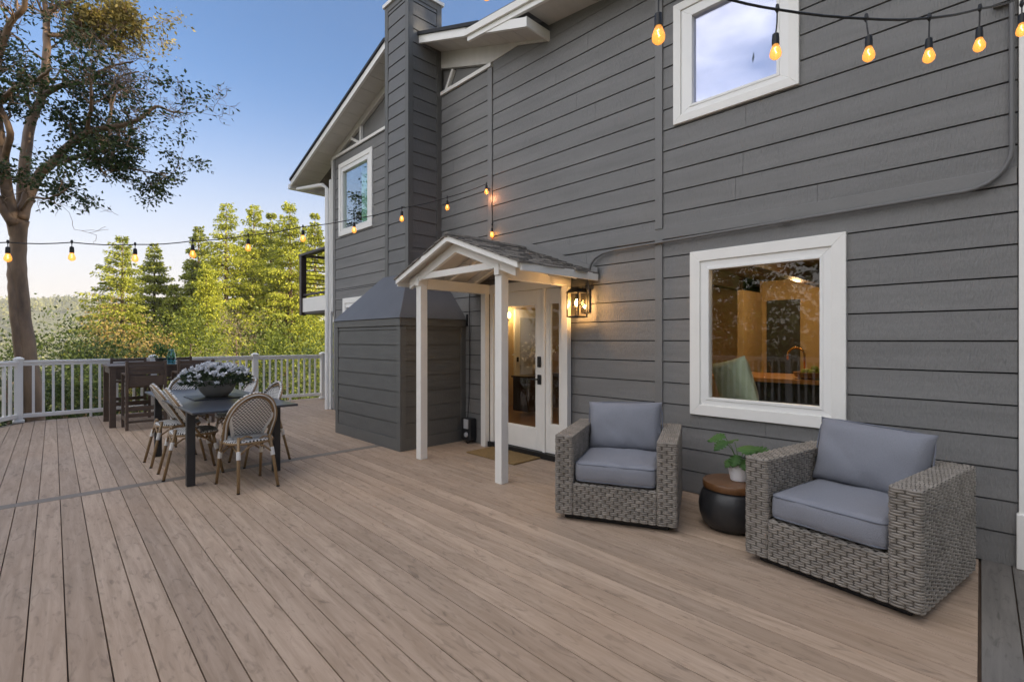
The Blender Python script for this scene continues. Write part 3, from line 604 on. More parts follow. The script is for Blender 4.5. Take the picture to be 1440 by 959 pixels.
# downspout and gutter at the far corner
ds = MB(); ds.tube([(XW - .06, 9.93, 0), (XW - .06, 9.93, 4.52), (XW - .12, 10.0, 4.6), (XW - .3, 10.85, 4.66)], .042, 10); ds.box(XW - .03, 9.83, 0, XW + .02, 9.9, 4.7)
ds.build('downspout', 'vinyl', house, smooth='auto')
gt = MB(); gt.box(XO - .02, EL[0] + .031, EL[1] - .04, 8.2, EL[0] + .14, EL[1] + .06); gt.build('gutter', 'vinyl', house)
# juliet balcony beyond the corner
bal = thing('balcony', 'small dark framed balcony with white floor edge at the far house corner', 'balcony', (4.7, 10.6, 2.0))
m = MB(); m.box(4.46, 10.02, 2.0, 5.6, 11.5, 2.05); m.build('floor_slab', 'bronze', bal)
m = MB(); m.box(4.44, 10.12, 2.05, 4.48, 11.38, 2.36); m.build('rim_board', 'white', bal)
for y in (10.06, 11.44):
    m = MB(); m.bevbox(4.41, y - .06, 1.98, 4.53, y + .06, 3.32, .006); m.build('post', 'bronze', bal)
for x in (5.3,):
    for y in (11.44,):
        m = MB(); m.bevbox(x, y - .06, 1.98, x + .1, y + .06, 3.32, .006); m.build('post', 'bronze', bal)
m = MB(); m.box(4.40, 9.98, 3.321, 4.55, 11.52, 3.37); m.box(4.551, 11.38, 3.321, 5.5, 11.5, 3.37); m.build('top_rail', 'bronze', bal)
m = MB()
for i in range(9):
    z = 2.42 + i * .098; m.tube([(4.5, 11.44, z), (5.3, 11.44, z)], .012, 6)
m.build('cable_infill', 'black', bal)
m = MB(); m.box(4.45, 10.12, 2.42, 4.51, 11.38, 2.46); m.build('bottom_rail', 'bronze', bal)
# conduit along the belt
pp = []
pp += [(XW - .05, 3.30, 1.93), (XW - .05, 3.30, 2.14), (XW - .05, 3.27, 2.24), (XW - .045, 3.22, 2.30), (XW - .04, 3.12, 2.345), (XW - .04, 2.95, 2.362), (XW - .04, 1.5, 2.378), (XW - .04, .255, 2.392)]
for i in range(1, 7):
    a = i / 6 * math.pi / 2; pp.append((XW - .04, (.255 - .22 * math.sin(a)), 2.392 + .22 * (1 - math.cos(a))))
pp += [(XW - .04, .035, 3.2), (XW - .04, .035, 4.75)]
m = MB(); m.tube(pp, .0140, 10)
for y in (1.32,): m.tube([(XW - .04, y - .03, 2.380), (XW - .04, y + .03, 2.3795)], .019, 10)
for z in (3.55, 4.2): m.box(XW - .062, .03, z - .012, XW - .004, .12, z + .012)
m.build('conduit', 'conduit', house, smooth='auto')
# ------------------------------------------------------------------ porch canopy
po = thing('porch_canopy', 'white gabled canopy with grey shingles over the door', 'porch canopy', (3.36, 4.3, 0))
PR, PS, PE, PX = (4.27, 2.505), .37, 2.10, 3.20     # ridge (y, z bottom), slope, front x
yl, yr = 5.30, 3.20
zl = PR[1] - (yl - PR[0]) * PS; zr_ = PR[1] - (PR[0] - yr) * PS
for y in (5.0, 3.6):
    m = MB(); m.box(3.315, y - .048, 0, 3.41, y + .048, 2.06); m.build('post', 'cream', po, bevel=.004)
    m = MB(); m.box(3.29, y - .035, 2.061, 3.415, y + .035, 2.17); m.build('post_block', 'cream', po, bevel=.003)
    m = MB(); m.box(3.416, y - .04, 2.03, XW - .02, y + .04, 2.155); m.build('side_beam', 'cream', po, bevel=.003)
    m = MB(); m.box(XW - .10, y - .045, 0, XW - .03, y + .045, 2.029); m.build('wall_post', 'cream', po, bevel=.003)
m = MB()
for s, ye in ((1, 5.17), (-1, 3.34)):
    zt = PR[1] - .03 - abs(ye - PR[0]) * PS
    m.hexa([(3.30, PR[0], PR[1] - .135), (3.345, PR[0], PR[1] - .135), (3.345, ye, zt - .105), (3.30, ye, zt - .105), (3.30, PR[0], PR[1] - .03), (3.345, PR[0], PR[1] - .03), (3.345, ye, zt), (3.30, ye, zt)])
m.build('front_rafter', 'cream', po, bevel=.002)
m = MB(); m.box(3.305, 3.66, 2.13, 3.34, 4.92, 2.20); m.build('collar_tie', 'cream', po, bevel=.002)
for x in (3.75, 4.15):
    m = MB()
    for s, ye in ((1, 5.2), (-1, 3.31)):
        zt = PR[1] - .002 - abs(ye - PR[0]) * PS
        m.hexa([(x, PR[0], PR[1] - .09), (x + .04, PR[0], PR[1] - .09), (x + .04, ye, zt - .08), (x, ye, zt - .08), (x, PR[0], PR[1] - .002), (x + .04, PR[0], PR[1] - .002), (x + .04, ye, zt), (x, ye, zt)])
    m.build('rafter', 'cream', po)
m = MB(); m.prism([(PR[0], PR[1]), (yl, zl), (yl, zl + .022), (PR[0], PR[1] + .022), (yr, zr_ + .022), (yr, zr_)], 0, PX + .02, XW - .03)
m.build('sheathing', 'soffit', po)
m = MB()
for s, ye, ze in ((1, yl, zl), (-1, yr, zr_)):
    m.hexa([(PX - .015, PR[0], PR[1] - .03), (PX + .019, PR[0], PR[1] - .03), (PX + .019, ye, ze - .03), (PX - .015, ye, ze - .03), (PX - .015, PR[0], PR[1] + .03), (PX + .019, PR[0], PR[1] + .03), (PX + .019, ye, ze + .03), (PX - .015, ye, ze + .03)])
    y_ = ye + s * .001
    m.box(PX + .0195, ye, ze - .05, XW - .03, ye + s * .022, ze + .028)
m.build('rake_board', 'white', po, bevel=.002)
m = MB()
for s, ye, ze in ((1, yl, zl), (-1, yr, zr_)):
    n = 10
    for i in range(n + 1):
        t0 = 1.03 - i / n * 1.03; t1 = max(t0 - 1.4 / n, 0)
        x = PX - .03 + random.uniform(-.1, 0)
        while x < XW - .03:
            x2 = x + random.uniform(.1, .2); th = random.uniform(.012, .03); j = random.uniform(-.012, .012)
            xa, xb = max(x, PX - .03), min(x2 - .004, XW - .03)
            if xb - xa > .02:
                P = lambda t, h: (PR[0] + (ye - PR[0]) * t, PR[1] + (ze - PR[1]) * t + .026 + h)
                a = P(t0 + j, .004); b = P(t0 + j, .004 + th); c_ = P(t1, .002); d_ = P(t1, .008)
                m.hexa([(xa, a[0], a[1]), (xb, a[0], a[1]), (xb, c_[0], c_[1]), (xa, c_[0], c_[1]), (xa, b[0], b[1]), (xb, b[0], b[1]), (xb, d_[0], d_[1] + .004), (xa, d_[0], d_[1] + .004)])
            x = x2
m.tube([(PX - .03, PR[0], PR[1] + .04), (XW - .03, PR[0], PR[1] + .04)], .03, 6)
m.build('shingle_roof', 'roof', po)
m = MB(); m.hexa([(XW - .045, PR[0], PR[1] + .0), (XW - .028, PR[0], PR[1] + .0), (XW - .028, yr - .02, zr_ - .04), (XW - .045, yr - .02, zr_ - .04), (XW - .045, PR[0], PR[1] + .13), (XW - .028, PR[0], PR[1] + .13), (XW - .028, yr - .02, zr_ + .09), (XW - .045, yr - .02, zr_ + .09)])
m.hexa([(XW - .045, PR[0], PR[1] + .0), (XW - .028, PR[0], PR[1] + .0), (XW - .028, yl + .02, zl - .04), (XW - .045, yl + .02, zl - .04), (XW - .045, PR[0], PR[1] + .13), (XW - .028, PR[0], PR[1] + .13), (XW - .028, yl + .02, zl + .09), (XW - .045, yl + .02, zl + .09)])
m.build('wall_flashing', 'trimgrey', po)
# floodlight under the canopy eave
# ------------------------------------------------------------------ door and sidelights (parts of the house)
def slab(name, ya, yb, z0, z1, st, bot, top, xa, parent, glass='pane'):
    f = MB(); xb = xa + .045
    f.box(xa, ya, z0, xb, ya + st, z1); f.box(xa, yb - st, z0, xb, yb, z1); f.box(xa, ya + st, z0, xb, yb - st, z0 + bot); f.box(xa, ya + st, z1 - top, xb, yb - st, z1)
    d = f.build(name, 'cream', parent, bevel=.003)
    q = MB(); g0 = .02
    for r in ((ya + st, ya + st + g0, z0 + bot, z1 - top), (yb - st - g0, yb - st, z0 + bot, z1 - top)): q.box(xa + .004, r[0], r[2], xa + .03, r[1], r[3])
    q.box(xa + .004, ya + st + g0, z0 + bot, xa + .03, yb - st - g0, z0 + bot + g0); q.box(xa + .004, ya + st + g0, z1 - top - g0, xa + .03, yb - st - g0, z1 - top)
    q.build('glazing_bead', 'cream', d)
    p = MB(); p.box(xa + .018, ya + st + .01, z0 + bot + .01, xa + .024, yb - st - .01, z1 - top - .01); p.build('pane', glass, d)
    return d
dr = slab('door', 4.01, 4.88, .075, 2.03, .105, .255, .16, XW - .005, house)
slab('sidelight', 3.68, 3.965, .075, 2.03, .06, .33, .16, XW - .005, house)
m = MB(); m.box(XW - .02, 3.968, .07, XW + .05, 4.006, 2.035); m.box(XW - .022, 4.884, .0, XW + .05, 4.95, 2.035); m.box(XW - .025, 3.60, 2.036, XW + .05, 5.02, 2.15); m.box(XW - .028, 3.60, .0, XW + .05, 3.676, 2.035); m.build('door_casing', 'cream', house, bevel=.003)
m = MB(); m.box(XW - .06, 3.677, 0.003, XW + .1, 4.953, .07); m.build('door_sill', 'rubber', house)
m = MB(); m.bevbox(XW - .03, 4.035, 1.09, XW - .006, 4.085, 1.22, .008); m.build('keypad_lock', 'black', dr)
m = MB(); m.bevbox(XW - .022, 4.03, .88, XW - .006, 4.09, 1.0, .008); m.tube([(XW - .02, 4.06, .945), (XW - .06, 4.06, .945), (XW - .063, 4.09, .945), (XW - .06, 4.17, .943)], .011, 8); m.build('handle', 'black', dr)

# wall lantern
ln = thing('wall_lantern', 'lit black box lantern with clear glass on the wall beside the door', 'lantern', (XW, 3.36, 1.62))
lx, ly, lz0, lz1, hw = 4.26, 3.36, 1.665, 1.93, .075
m = MB(); m.bevbox(XW - .03, 3.30, 1.72, XW - .006, 3.42, 1.98, .004); m.box(lx + .03, ly - .015, 1.965, XW - .03, ly + .015, 1.985); m.build('back_plate', 'black', ln)
m = MB(); m.hexa([(lx - hw - .015, ly - hw - .015, lz1), (lx + hw + .015, ly - hw - .015, lz1), (lx + hw + .015, ly + hw + .015, lz1), (lx - hw - .015, ly + hw + .015, lz1), (lx - .045, ly - .045, lz1 + .055), (lx + .045, ly - .045, lz1 + .055), (lx + .045, ly + .045, lz1 + .055), (lx - .045, ly + .045, lz1 + .055)]); m.build('cap', 'black', ln)
m = MB()
for sx in (-1, 1):
    for sy in (-1, 1): m.box(lx + sx * hw - .006, ly + sy * hw - .006, lz0, lx + sx * hw + .006, ly + sy * hw + .006, lz1)
    m.box(lx + sx * hw - .006, ly - hw + .0065, lz0, lx + sx * hw + .006, ly + hw - .0065, lz0 + .012); m.box(lx - hw + .0065, ly + sx * hw - .006, lz0, lx + hw - .0065, ly + sx * hw + .006, lz0 + .012)
m.box(lx - hw + .01, ly - hw + .01, lz0 - .004, lx + hw - .01, ly + hw - .01, lz0 + .004); m.build('cage', 'black', ln)
m = MB()
for a in ((lx - hw, ly - hw + .007, lx - hw + .002, ly + hw - .007), (lx + hw - .002, ly - hw + .007, lx + hw, ly + hw - .007), (lx - hw + .007, ly - hw, lx + hw - .007, ly - hw + .002), (lx - hw + .007, ly + hw - .002, lx + hw - .007, ly + hw)):
    m.box(a[0], a[1], lz0 + .013, a[2], a[3], lz1 - .002)
m.build('glass', 'clear', ln)
for dx, dy in ((-.022, -.02), (.02, .025)):
    m = MB(); m.tube([(lx + dx, ly + dy, lz1 - .01), (lx + dx, ly + dy, lz1 - .07)], .009, 8); m.build('candle_socket', 'black', ln)
    m = MB(); m.lathe([(.0, -.075), (.012, -.06), (.016, -.035), (.011, -.01), (.008, 0)], (lx + dx, ly + dy, lz1 - .07), 12); m.build('bulb', 'flame', ln, smooth=True)
point_light('lantern_light', (lx, ly, 1.79), 3.2, (1, .55, .22), .025, ln)

# door mat, transformer box on the wall by the chimney base
m = MB(); m.bevbox(3.93, 4.0, .001, 4.38, 4.86, .018, .006); tag(m.build('door_mat', 'mat_', loc=(4.16, 4.4, 0)), 'tan coir mat on the deck in front of the glass door', 'door mat')
tb = thing('power_timer', 'small black outdoor transformer box with grey dial standing against the wall by the door', 'timer box', (4.36, 5.34, 0))
m = MB(); m.bevbox(4.30, 5.24, .03, XW - .006, 5.44, .34, .02); m.build('case', 'box', tb)
m = MB(); m.bevbox(4.285, 5.27, .20, 4.302, 5.36, .33, .006); m.build('dial_cover', 'boxface', tb)
m = MB(); m.lathe([(.0, .02), (.03, .02), (.035, 0)], (0, 0, 0), 16); m.xf(Matrix.Translation((4.298, 5.31, .12)) @ Matrix.Rotation(R(-90), 4, 'Y')); m.build('socket_knob', 'boxface', tb)
m = MB(); m.tube([(4.36, 5.36, .33), (4.40, 5.38, .6), (4.405, 5.37, 1.2), (4.405, 5.38, 1.95), (4.41, 5.36, 2.3)], .006, 6); m.tube([(4.36, 5.30, .05), (4.31, 5.25, .03), (4.29, 5.28, .008), (4.33, 5.36, .008)], .006, 6); m.build('cord', 'rubber', tb)
m = MB(); m.box(XW - .02, 5.43, 1.62, XW - .006, 5.46, 1.78); tag(m.build('cord_clip', 'rubber', loc=(XW, 5.44, 1.62)), 'thin black clip on the siding between chimney base and door', 'clip')

# ------------------------------------------------------------------ string lights
def bulb_parts(root, top, sc_=1.0, drop=.10, tilt=0, lit=True, ws=1.0):
    """socket on a short drop wire below the main cable, pear bulb beneath"""
    T = Vector(top); b = T + Vector((tilt * .3, tilt * .2, -drop))
    m = MB(); m.tube([T + Vector((0, 0, .012)), T, T * .5 + b * .5 + Vector((tilt * .1, 0, 0)), b], .0035 * sc_, 6); m.lathe([(.004, -.012), (.011 * sc_, 0), (.007 * sc_, .02)], T, 8); m.build('drop_wire', 'rubber', root)
    m = MB(); m.lathe([(.006 * sc_, .01), (.0145 * sc_, .004), (.0165 * sc_, -.02 * sc_), (.0165 * sc_, -.046 * sc_)], b, 14); s = m.build('socket', 'rubber', root, smooth='auto')
    z0 = b - Vector((0, 0, .044 * sc_)); sz = .86
    m = MB(); m.lathe([(.0135 * sc_, 0), (.015 * sc_, -.008 * sc_), (.023 * sc_, -.028 * sc_), (.0265 * sc_, -.043 * sc_), (.0245 * sc_, -.058 * sc_), (.014 * sc_, -.069 * sc_), (.002, -.073 * sc_)], z0, 16); bu = m.build('bulb', 'amber', root, smooth=True)
    m = MB(); m.tube([z0 + Vector((.004 * sc_ * (-1) ** i, .003 * math.sin(i), -.012 * sc_ - i * .0065 * sc_)) for i in range(6)], .0022 * sc_, 5); m.build('filament', 'filament', bu)
    return z0
fs = thing('string_lights', 'long festoon of warm bulbs sagging from the house wall past the chimney to the left', 'string lights', (4.38, 4.92, 3.4))
P, Q = (4.38, 4.92), (-.6, 5.9)
nodes = [(-60, 341), (11, 344), (101, 344), (190, 347), (271, 342), (349, 334), (426, 322), (498, 311), (565, 296), (629, 281), (684, 262)]
def dense(ns, P, Q):
    pts = [on_line(x, y, P, Q) for x, y in ns]; out = []
    for a, b in zip(pts, pts[1:]):
        out += [a.lerp(b, t / 4) - Vector((0, 0, .012 * math.sin(math.pi * t / 4))) for t in range(4)]
    return pts, out + [pts[-1]]
pts, cab = dense(nodes, P, Q)
m = MB(); m.tube([pts[0] + (pts[0] - pts[1]) * 1.0 + Vector((0, 0, .15))] + cab, .0048, 6); m.build('cable', 'rubber', fs)
m = MB(); m.tube([(XW - .005, 4.955, 3.44), (4.37, 4.94, 3.44), (4.365, 4.93, 3.41), (4.38, 4.92, 3.40)], .006, 6); m.build('hook', 'black', fs)
for i, p in enumerate(pts[1:]):
    bulb_parts(fs, p - Vector((0, 0, .0)), 1.0, .045 if i < 9 else .02)
point_light('string_light_glow', (4.36, 4.9, 3.3), .8, (1, .4, .18), .02, fs)
# hanging tail with one bulb above the canopy
m = MB(); m.tube([(4.36, 4.90, 3.42), (4.385, 4.875, 3.1), (4.385, 4.872, 2.96)], .004, 6); m.build('cable', 'rubber', fs)
bulb_parts(fs, (4.375, 4.87, 2.94), 1.0, .05)
point_light('string_light_glow', (4.36, 4.87, 2.83), .4, (1, .5, .2), .02, fs)
ns = thing('string_lights', 'near festoon of warm bulbs hanging below the cable at the top right', 'string lights', (2.4, .2, 2.9))
A = at(926, -60, 1.85); nn = [(900, -75), (1003, -4), (1093, 17), (1218, 30), (1307, 29), (1378, 16), (1432, 2), (1500, -25)]
ds_ = [1.78, 1.9, 1.98, 2.04, 2.1, 2.2, 2.32, 2.5]
np_ = [at(x, y, d) for (x, y), d in zip(nn, ds_)]
cab = []
for a, b in zip(np_, np_[1:]): cab += [a.lerp(b, t / 4) - Vector((0, 0, .006 * math.sin(math.pi * t / 4))) for t in range(4)]
m = MB(); m.tube(cab + [np_[-1]], .0052, 7); m.build('cable', 'rubber', ns)
for i, tl in ((2, .06), (3, -.06), (4, .01), (5, 0.01)):
    bulb_parts(ns, np_[i], .84, .09, tl)
bulb_parts(ns, at(1437, 10, 2.32), .84, .05)
p926 = at(926, -30, 1.78); bulb_parts(ns, p926, .9, .14)
m = MB(); m.tube([np_[0], np_[0].lerp(p926, .5) - Vector((0, 0, .01)), p926], .0052, 6); m.build('cable', 'rubber', ns)
os_ = thing('string_lights', 'single warm bulb just dipping into view above the gable roof', 'string lights', at(684, -30, 3.0))
pb = at(684, -30, 3.0); bulb_parts(os_, pb, 1.0, .03)
m = MB(); m.tube([at(560, -120, 3.6), at(620, -60, 3.3), pb, at(760, -60, 2.6), np_[0]], .0048, 6); m.build('cable', 'rubber', os_)

# ------------------------------------------------------------------ interior seen through the glass
m = MB(); m.box(4.62, -1.5, -.02, 10.0, 9.55, .02); m.build('interior_floor', 'infloor', house)
m = MB(); m.box(4.62, -1.5, 2.52, 10.0, 9.55, 2.56); m.build('interior_ceiling', 'inceil', house)
m = MB(); m.box(9.9, -1.5, .021, 10.0, 9.5, 2.519); m.box(4.62, 7.6, .021, 9.89, 7.7, 2.519); m.box(4.62, -1.5, .021, 9.89, -1.4, 2.519)
m.box(9.0, 3.4, .021, 9.89, 3.5, 2.519); m.box(8.0, 5.4, .021, 9.89, 5.5, 2.519); m.build('interior_wall', 'inwall', house)
m = MB(); m.box(9.86, 2.75, .021, 9.895, 3.3, 2.15); m.build('dark_doorway', 'cabinet', house)  # flat dark panel painted as the unlit opening
m = MB()
for y in (1.0, 2.2, 3.4): m.box(5.2, y, 2.30, 9.8, y + .16, 2.519)
m.box(5.0, -1.3, 2.28, 5.19, 7.5, 2.519); m.build('ceiling_beam', 'beam', house)
m = MB(); m.box(7.45, 7.56, .03, 8.35, 7.598, 2.08); m.build('interior_door', 'cream', house)
m = MB(); m.box(7.6, 7.552, .3, 8.2, 7.559, 1.9); m.build('door_glass', 'boxface', house)
m = MB(); m.box(7.5, 7.53, .95, 7.54, 7.555, 1.05); m.build('door_knob', 'black', house)
sc1 = thing('wall_sconce', 'lit wall sconce inside the hall seen through the glass door', 'sconce', (7.2, 7.55, 1.95))
m = MB(); m.box(7.17, 7.54, 1.78, 7.23, 7.598, 1.86); m.tube([(7.2, 7.55, 1.82), (7.2, 7.49, 1.82), (7.2, 7.48, 1.88)], .01, 8); m.build('arm', 'black', sc1)
m = MB(); m.lathe([(.012, 0), (.035, .04), (.035, .09), (.01, .12)], (7.2, 7.48, 1.88), 14); m.build('bulb', 'flame', sc1, smooth=True)
point_light('sconce_light', (7.2, 7.38, 1.98), 5, (1, .66, .34), .05, sc1)
cn = thing('console_table', 'dark console chest inside the hall behind the glass door', 'chest', (7.0, 6.4, 0))
m = MB(); m.bevbox(6.5, 6.25, .1, 7.6, 6.65, .72, .01); m.build('body', 'beam', cn)
m = MB(); m.bevbox(6.47, 6.23, .72, 7.63, 6.67, .75, .006); m.build('top', 'beam', cn)
hp = thing('house_plant', 'white flowering plant standing on the dark chest inside the hall', 'house plant', (6.95, 6.42, .75))
m = MB(); m.lathe([(.08, 0), (.12, .1), (.1, .2)], (6.95, 6.42, .75), 16); m.build('pot', 'ceramic', hp, smooth=True)
n = 160; p = np.array([6.95, 6.42, 1.2]) + rng.normal(size=(n, 3)) * [.16, .16, .15]; cards('flowers', 'flower', p, rng.normal(size=(n, 3)), rng.uniform(.05, .1, n), hp, .6)
isl = thing('kitchen_island', 'kitchen island with wooden worktop seen through the lower window', 'kitchen island', (7.2, 1.9, 0))
m = MB(); m.box(6.7, .9, .02, 7.5, 2.75, .9); m.build('cabinet', 'cabinet', isl)
m = MB(); m.bevbox(6.5, .8, .9, 7.6, 2.95, .95, .006); m.build('worktop', 'counter', isl)
fc = MB(); fc.tube([(7.2, 1.95, .95), (7.2, 1.95, 1.22)] + [(7.2, 1.95 + .1 - .1 * math.cos(a), 1.22 + .1 * math.sin(a)) for a in np.linspace(.2, math.pi, 8)] + [(7.2, 2.15, 1.16)], .013, 8)
tag(fc.build('faucet', 'brass', loc=(7.2, 1.95, .95), smooth=True), 'brass gooseneck faucet on the wooden island worktop', 'faucet')
fb = thing('fruit_basket', 'brown basket of green apples on the wooden island worktop', 'fruit basket', (6.75, 1.72, .95))
m = MB(); m.lathe([(.12, 0), (.2, .02), (.23, .08), (.22, .085), (.19, .03), (0, .02)], (6.75, 1.72, .95), 20); m.build('basket', 'wicker', fb)
for i in range(7):
    a = i * 2 * math.pi / 6; r = .11 if i < 6 else 0; m = MB(); m.lathe([(0, -.04), (.03, -.03), (.043, 0), (.032, .03), (.008, .035), (0, .03)], (6.75 + r * math.cos(a), 1.72 + r * math.sin(a), 1.035 + (.04 if i == 6 else 0)), 12); m.build('apple', 'fruit', fb, smooth=True)
jr = MB(); jr.lathe([(.05, 0), (.055, .02), (.055, .13), (.03, .16), (.035, .18)], (6.62, 2.22, .95), 16); tag(jr.build('jar', 'clear', loc=(6.62, 2.22, .95), smooth=True), 'glass jar on the wooden worktop beside the faucet', 'jar')
def pillow(m, w_, h_, d_, n=14, pinch=.18):
    """soft cushion lying in local xz plane, thickness along y"""
    vs = []; fs = []
    for s in (1, -1):
        for j in range(n + 1):
            for i in range(n + 1):
                u, v = i / n * 2 - 1, j / n * 2 - 1
                e = (1 - abs(u) ** 3.2) * (1 - abs(v) ** 3.2); cr = 1 - pinch * .5 * (abs(u * v)) ** 2
                cu = 1 - .035 * (1 - abs(v) ** 2) * 0
                vs.append((u * w_ / 2 * (1 - .05 * (1 - v * v) * abs(u)), s * d_ / 2 * (max(e, 0) ** .42) + s * .004, v * h_ / 2 * (1 - .04 * (1 - u * u) * abs(v))))
    k = (n + 1) ** 2
    for s in (0, 1):
        for j in range(n):
            for i in range(n):
                a = s * k + j * (n + 1) + i; fs.append((a, a + 1, a + n + 2, a + n + 1))
    ring = [i for i in range(n)] + [j * (n + 1) + n for j in range(n)] + [n * (n + 1) + n - i for i in range(n)] + [(n - j) * (n + 1) for j in range(n)]
    for a, b in zip(ring, ring[1:] + ring[:1]): fs.append((a, b, b + k, a + k))
    return m.add(vs, fs)
sf = thing('sofa', 'pale sofa inside the house just behind the lower window', 'sofa', (5.0, 2.3, 0))
m = MB(); m.bevbox(4.75, 1.75, .02, 5.6, 3.4, .75, .05); m.build('seat', 'sofa', sf)
m = MB(); m.bevbox(4.72, 1.95, .3, 4.86, 3.4, .84, .05); m.build('backrest', 'sofa', sf)
pl = MB(); pillow(pl, .48, .48, .18); pl.xf(Matrix.Translation((5.0, 1.97, .99)) @ Matrix.Rotation(R(62), 4, 'Z') @ Matrix.Rotation(R(-10), 4, 'X') @ Matrix.Rotation(R(12), 4, 'Y'))
tag(pl.build('throw_pillow', 'green', loc=(5.0, 1.97, .75), smooth=True), 'pale green throw pillow on the sofa behind the lower window', 'pillow')
for x, y in ((7.0, 1.6), (6.0, 2.9), (8.4, 2.4)):
    point_light('kitchen_lamp', (x, y, 2.25), 7.5, (1, .62, .3), .06, house)
    m = MB(); m.lathe([(.05, .0), (.05, .02), (.0, .02)], (x, y, 2.49), 14); m.build('ceiling_lamp', 'flame', house)
point_light('hall_lamp', (6.2, 5.6, 2.3), 6, (1, .66, .36), .06, house)
# ------------------------------------------------------------------ wicker armchairs
def weave_panel(m, O, U, V, Nn, pu=.064, pv=.0145):
    O, U, V, Nn = Vector(O), Vector(U), Vector(V), Vector(Nn).normalized(); Lu, Lv = U.length, V.length; u, v = U / Lu, V / Lv
    nr = max(1, round(Lv / pv)); pv = Lv / nr; nc = max(1, round(Lu / pu)); pu = Lu / nc
    prof = [(0, -.002), (.15, .003), (.35, .008), (.65, .008), (.85, .003), (1, -.002)]
    for j in range(nr):
        off = .5 if (j // 2) % 2 else 0
        for i in range(-1, nc + 1):
            a = (i + off) * pu; b = a + pu * .965
            a, b = max(a, 0), min(b, Lu)
            if b - a < .012: continue
            vs = []; jit = random.uniform(-.0012, .0012); tw = random.uniform(-.0015, .0015)
            for t, h in prof:
                c = O + u * (a + (b - a) * t) + v * (j * pv + jit + tw * (t - .5))
                h += random.uniform(-.0006, .0006)
                vs += [c + v * (pv * .06) + Nn * (h - .003), c + v * (pv * .3) + Nn * h, c + v * (pv * .7) + Nn * h, c + v * (pv * .94) + Nn * (h - .003)]
            fs = []
            for k in range(len(prof) - 1):
                for q in range(3): fs.append((k * 4 + q, k * 4 + q + 1, k * 4 + q + 5, k * 4 + q + 4))
            m.add(vs, fs)
def weave_box(name, x0, y0, z0, x1, y1, z1, parent, faces='xXyYZ'):
    b = MB(); b.bevbox(x0 + .004, y0 + .004, z0 + .002, x1 - .004, y1 - .004, z1 - .004, .006); o = b.build(name, 'frame', parent)
    m = MB(); e = .003
    if 'y' in faces: weave_panel(m, (x0, y0 + e, z0), (x1 - x0, 0, 0), (0, 0, z1 - z0), (0, -1, 0))
    if 'Y' in faces: weave_panel(m, (x0, y1 - e, z0), (x1 - x0, 0, 0), (0, 0, z1 - z0), (0, 1, 0))
    if 'x' in faces: weave_panel(m, (x0 + e, y0, z0), (0, y1 - y0, 0), (0, 0, z1 - z0), (-1, 0, 0))
    if 'X' in faces: weave_panel(m, (x1 - e, y0, z0), (0, y1 - y0, 0), (0, 0, z1 - z0), (1, 0, 0))
    if 'Z' in faces: weave_panel(m, (x0, y0, z1 - e), (0, y1 - y0, 0) if y1 - y0 > x1 - x0 else (x1 - x0, 0, 0), (x1 - x0, 0, 0) if y1 - y0 > x1 - x0 else (0, y1 - y0, 0), (0, 0, 1))
    m.build('wicker_weave', 'strand', o, smooth=True); return o
def rbox(m, w_, d_, h_, r, crown=.02, n=(26, 26, 8), wr=.003, seed=0):
    """soft upholstered block centred on origin"""
    rr = random.Random(seed); ph = [rr.uniform(0, 6.28) for _ in range(8)]
    hx, hy, hz = w_ / 2, d_ / 2, h_ / 2; bm = bmesh.new(); cache = {}
    def P(x, y, z):
        k = (round(x, 5), round(y, 5), round(z, 5))
        if k in cache: return cache[k]
        p = Vector((x * hx, y * hy, z * hz)); q = Vector((max(-hx + r, min(hx - r, p.x)), max(-hy + r, min(hy - r, p.y)), max(-hz + r, min(hz - r, p.z))))
        d = p - q
        if d.length > 1e-6: p = q + d.normalized() * r
        u, v = p.x / hx, p.y / hy
        p.z += crown * (1 - u * u) * (1 - v * v) * (1 if z > 0 else -.3)
        p.y += -.012 * (1 - u * u) * (1 - (p.z / hz) ** 2) * (1 if y < 0 else -1) * .8
        p.z += wr * math.sin(u * 9 + ph[0]) * math.sin(v * 7 + ph[1]) * .5 + wr * .5 * math.sin(u * 23 + v * 5 + ph[2])
        p.y += wr * 1.3 * math.sin(u * 17 + ph[3] + 3 * math.sin(u * 5)) * (.5 + .5 * math.sin(p.z * 30 + u * 9 + ph[4])) + mnoise.noise(Vector((p.x * 9, p.y * 3, p.z * 6 + seed))) * .005
        p.z += mnoise.noise(Vector((p.x * 5, p.y * 6, seed * 3.1))) * .006
        cache[k] = bm.verts.new(p); return cache[k]
    def L(k): # denser near the edges
        return [math.sin((i / k * 2 - 1) * math.pi / 2) for i in range(k + 1)]
    for ax in range(3):
        a, b = [i for i in range(3) if i != ax]
        for s in (-1, 1):
            A, B = L(n[a]), L(n[b])
            for i in range(n[a]):
                for j in range(n[b]):
                    vs = []
                    for (ii, jj) in ((i, j), (i + 1, j), (i + 1, j + 1), (i, j + 1)):
                        c = [0, 0, 0]; c[ax] = s; c[a] = A[ii]; c[b] = B[jj]; vs.append(P(*c))
                    try: bm.faces.new(vs)
                    except ValueError: pass
    return m.bm(bm)
def loop_rect(w_, d_, z, r, k=6):
    pts = []
    for cx, cy, a0 in ((w_ / 2 - r, d_ / 2 - r, 0), (-w_ / 2 + r, d_ / 2 - r, 90), (-w_ / 2 + r, -d_ / 2 + r, 180), (w_ / 2 - r, -d_ / 2 + r, 270)):
        for i in range(k + 1):
            a = R(a0 + 90 * i / k); pts.append(Vector((cx + r * math.cos(a), cy + r * math.sin(a), z)))
    return pts
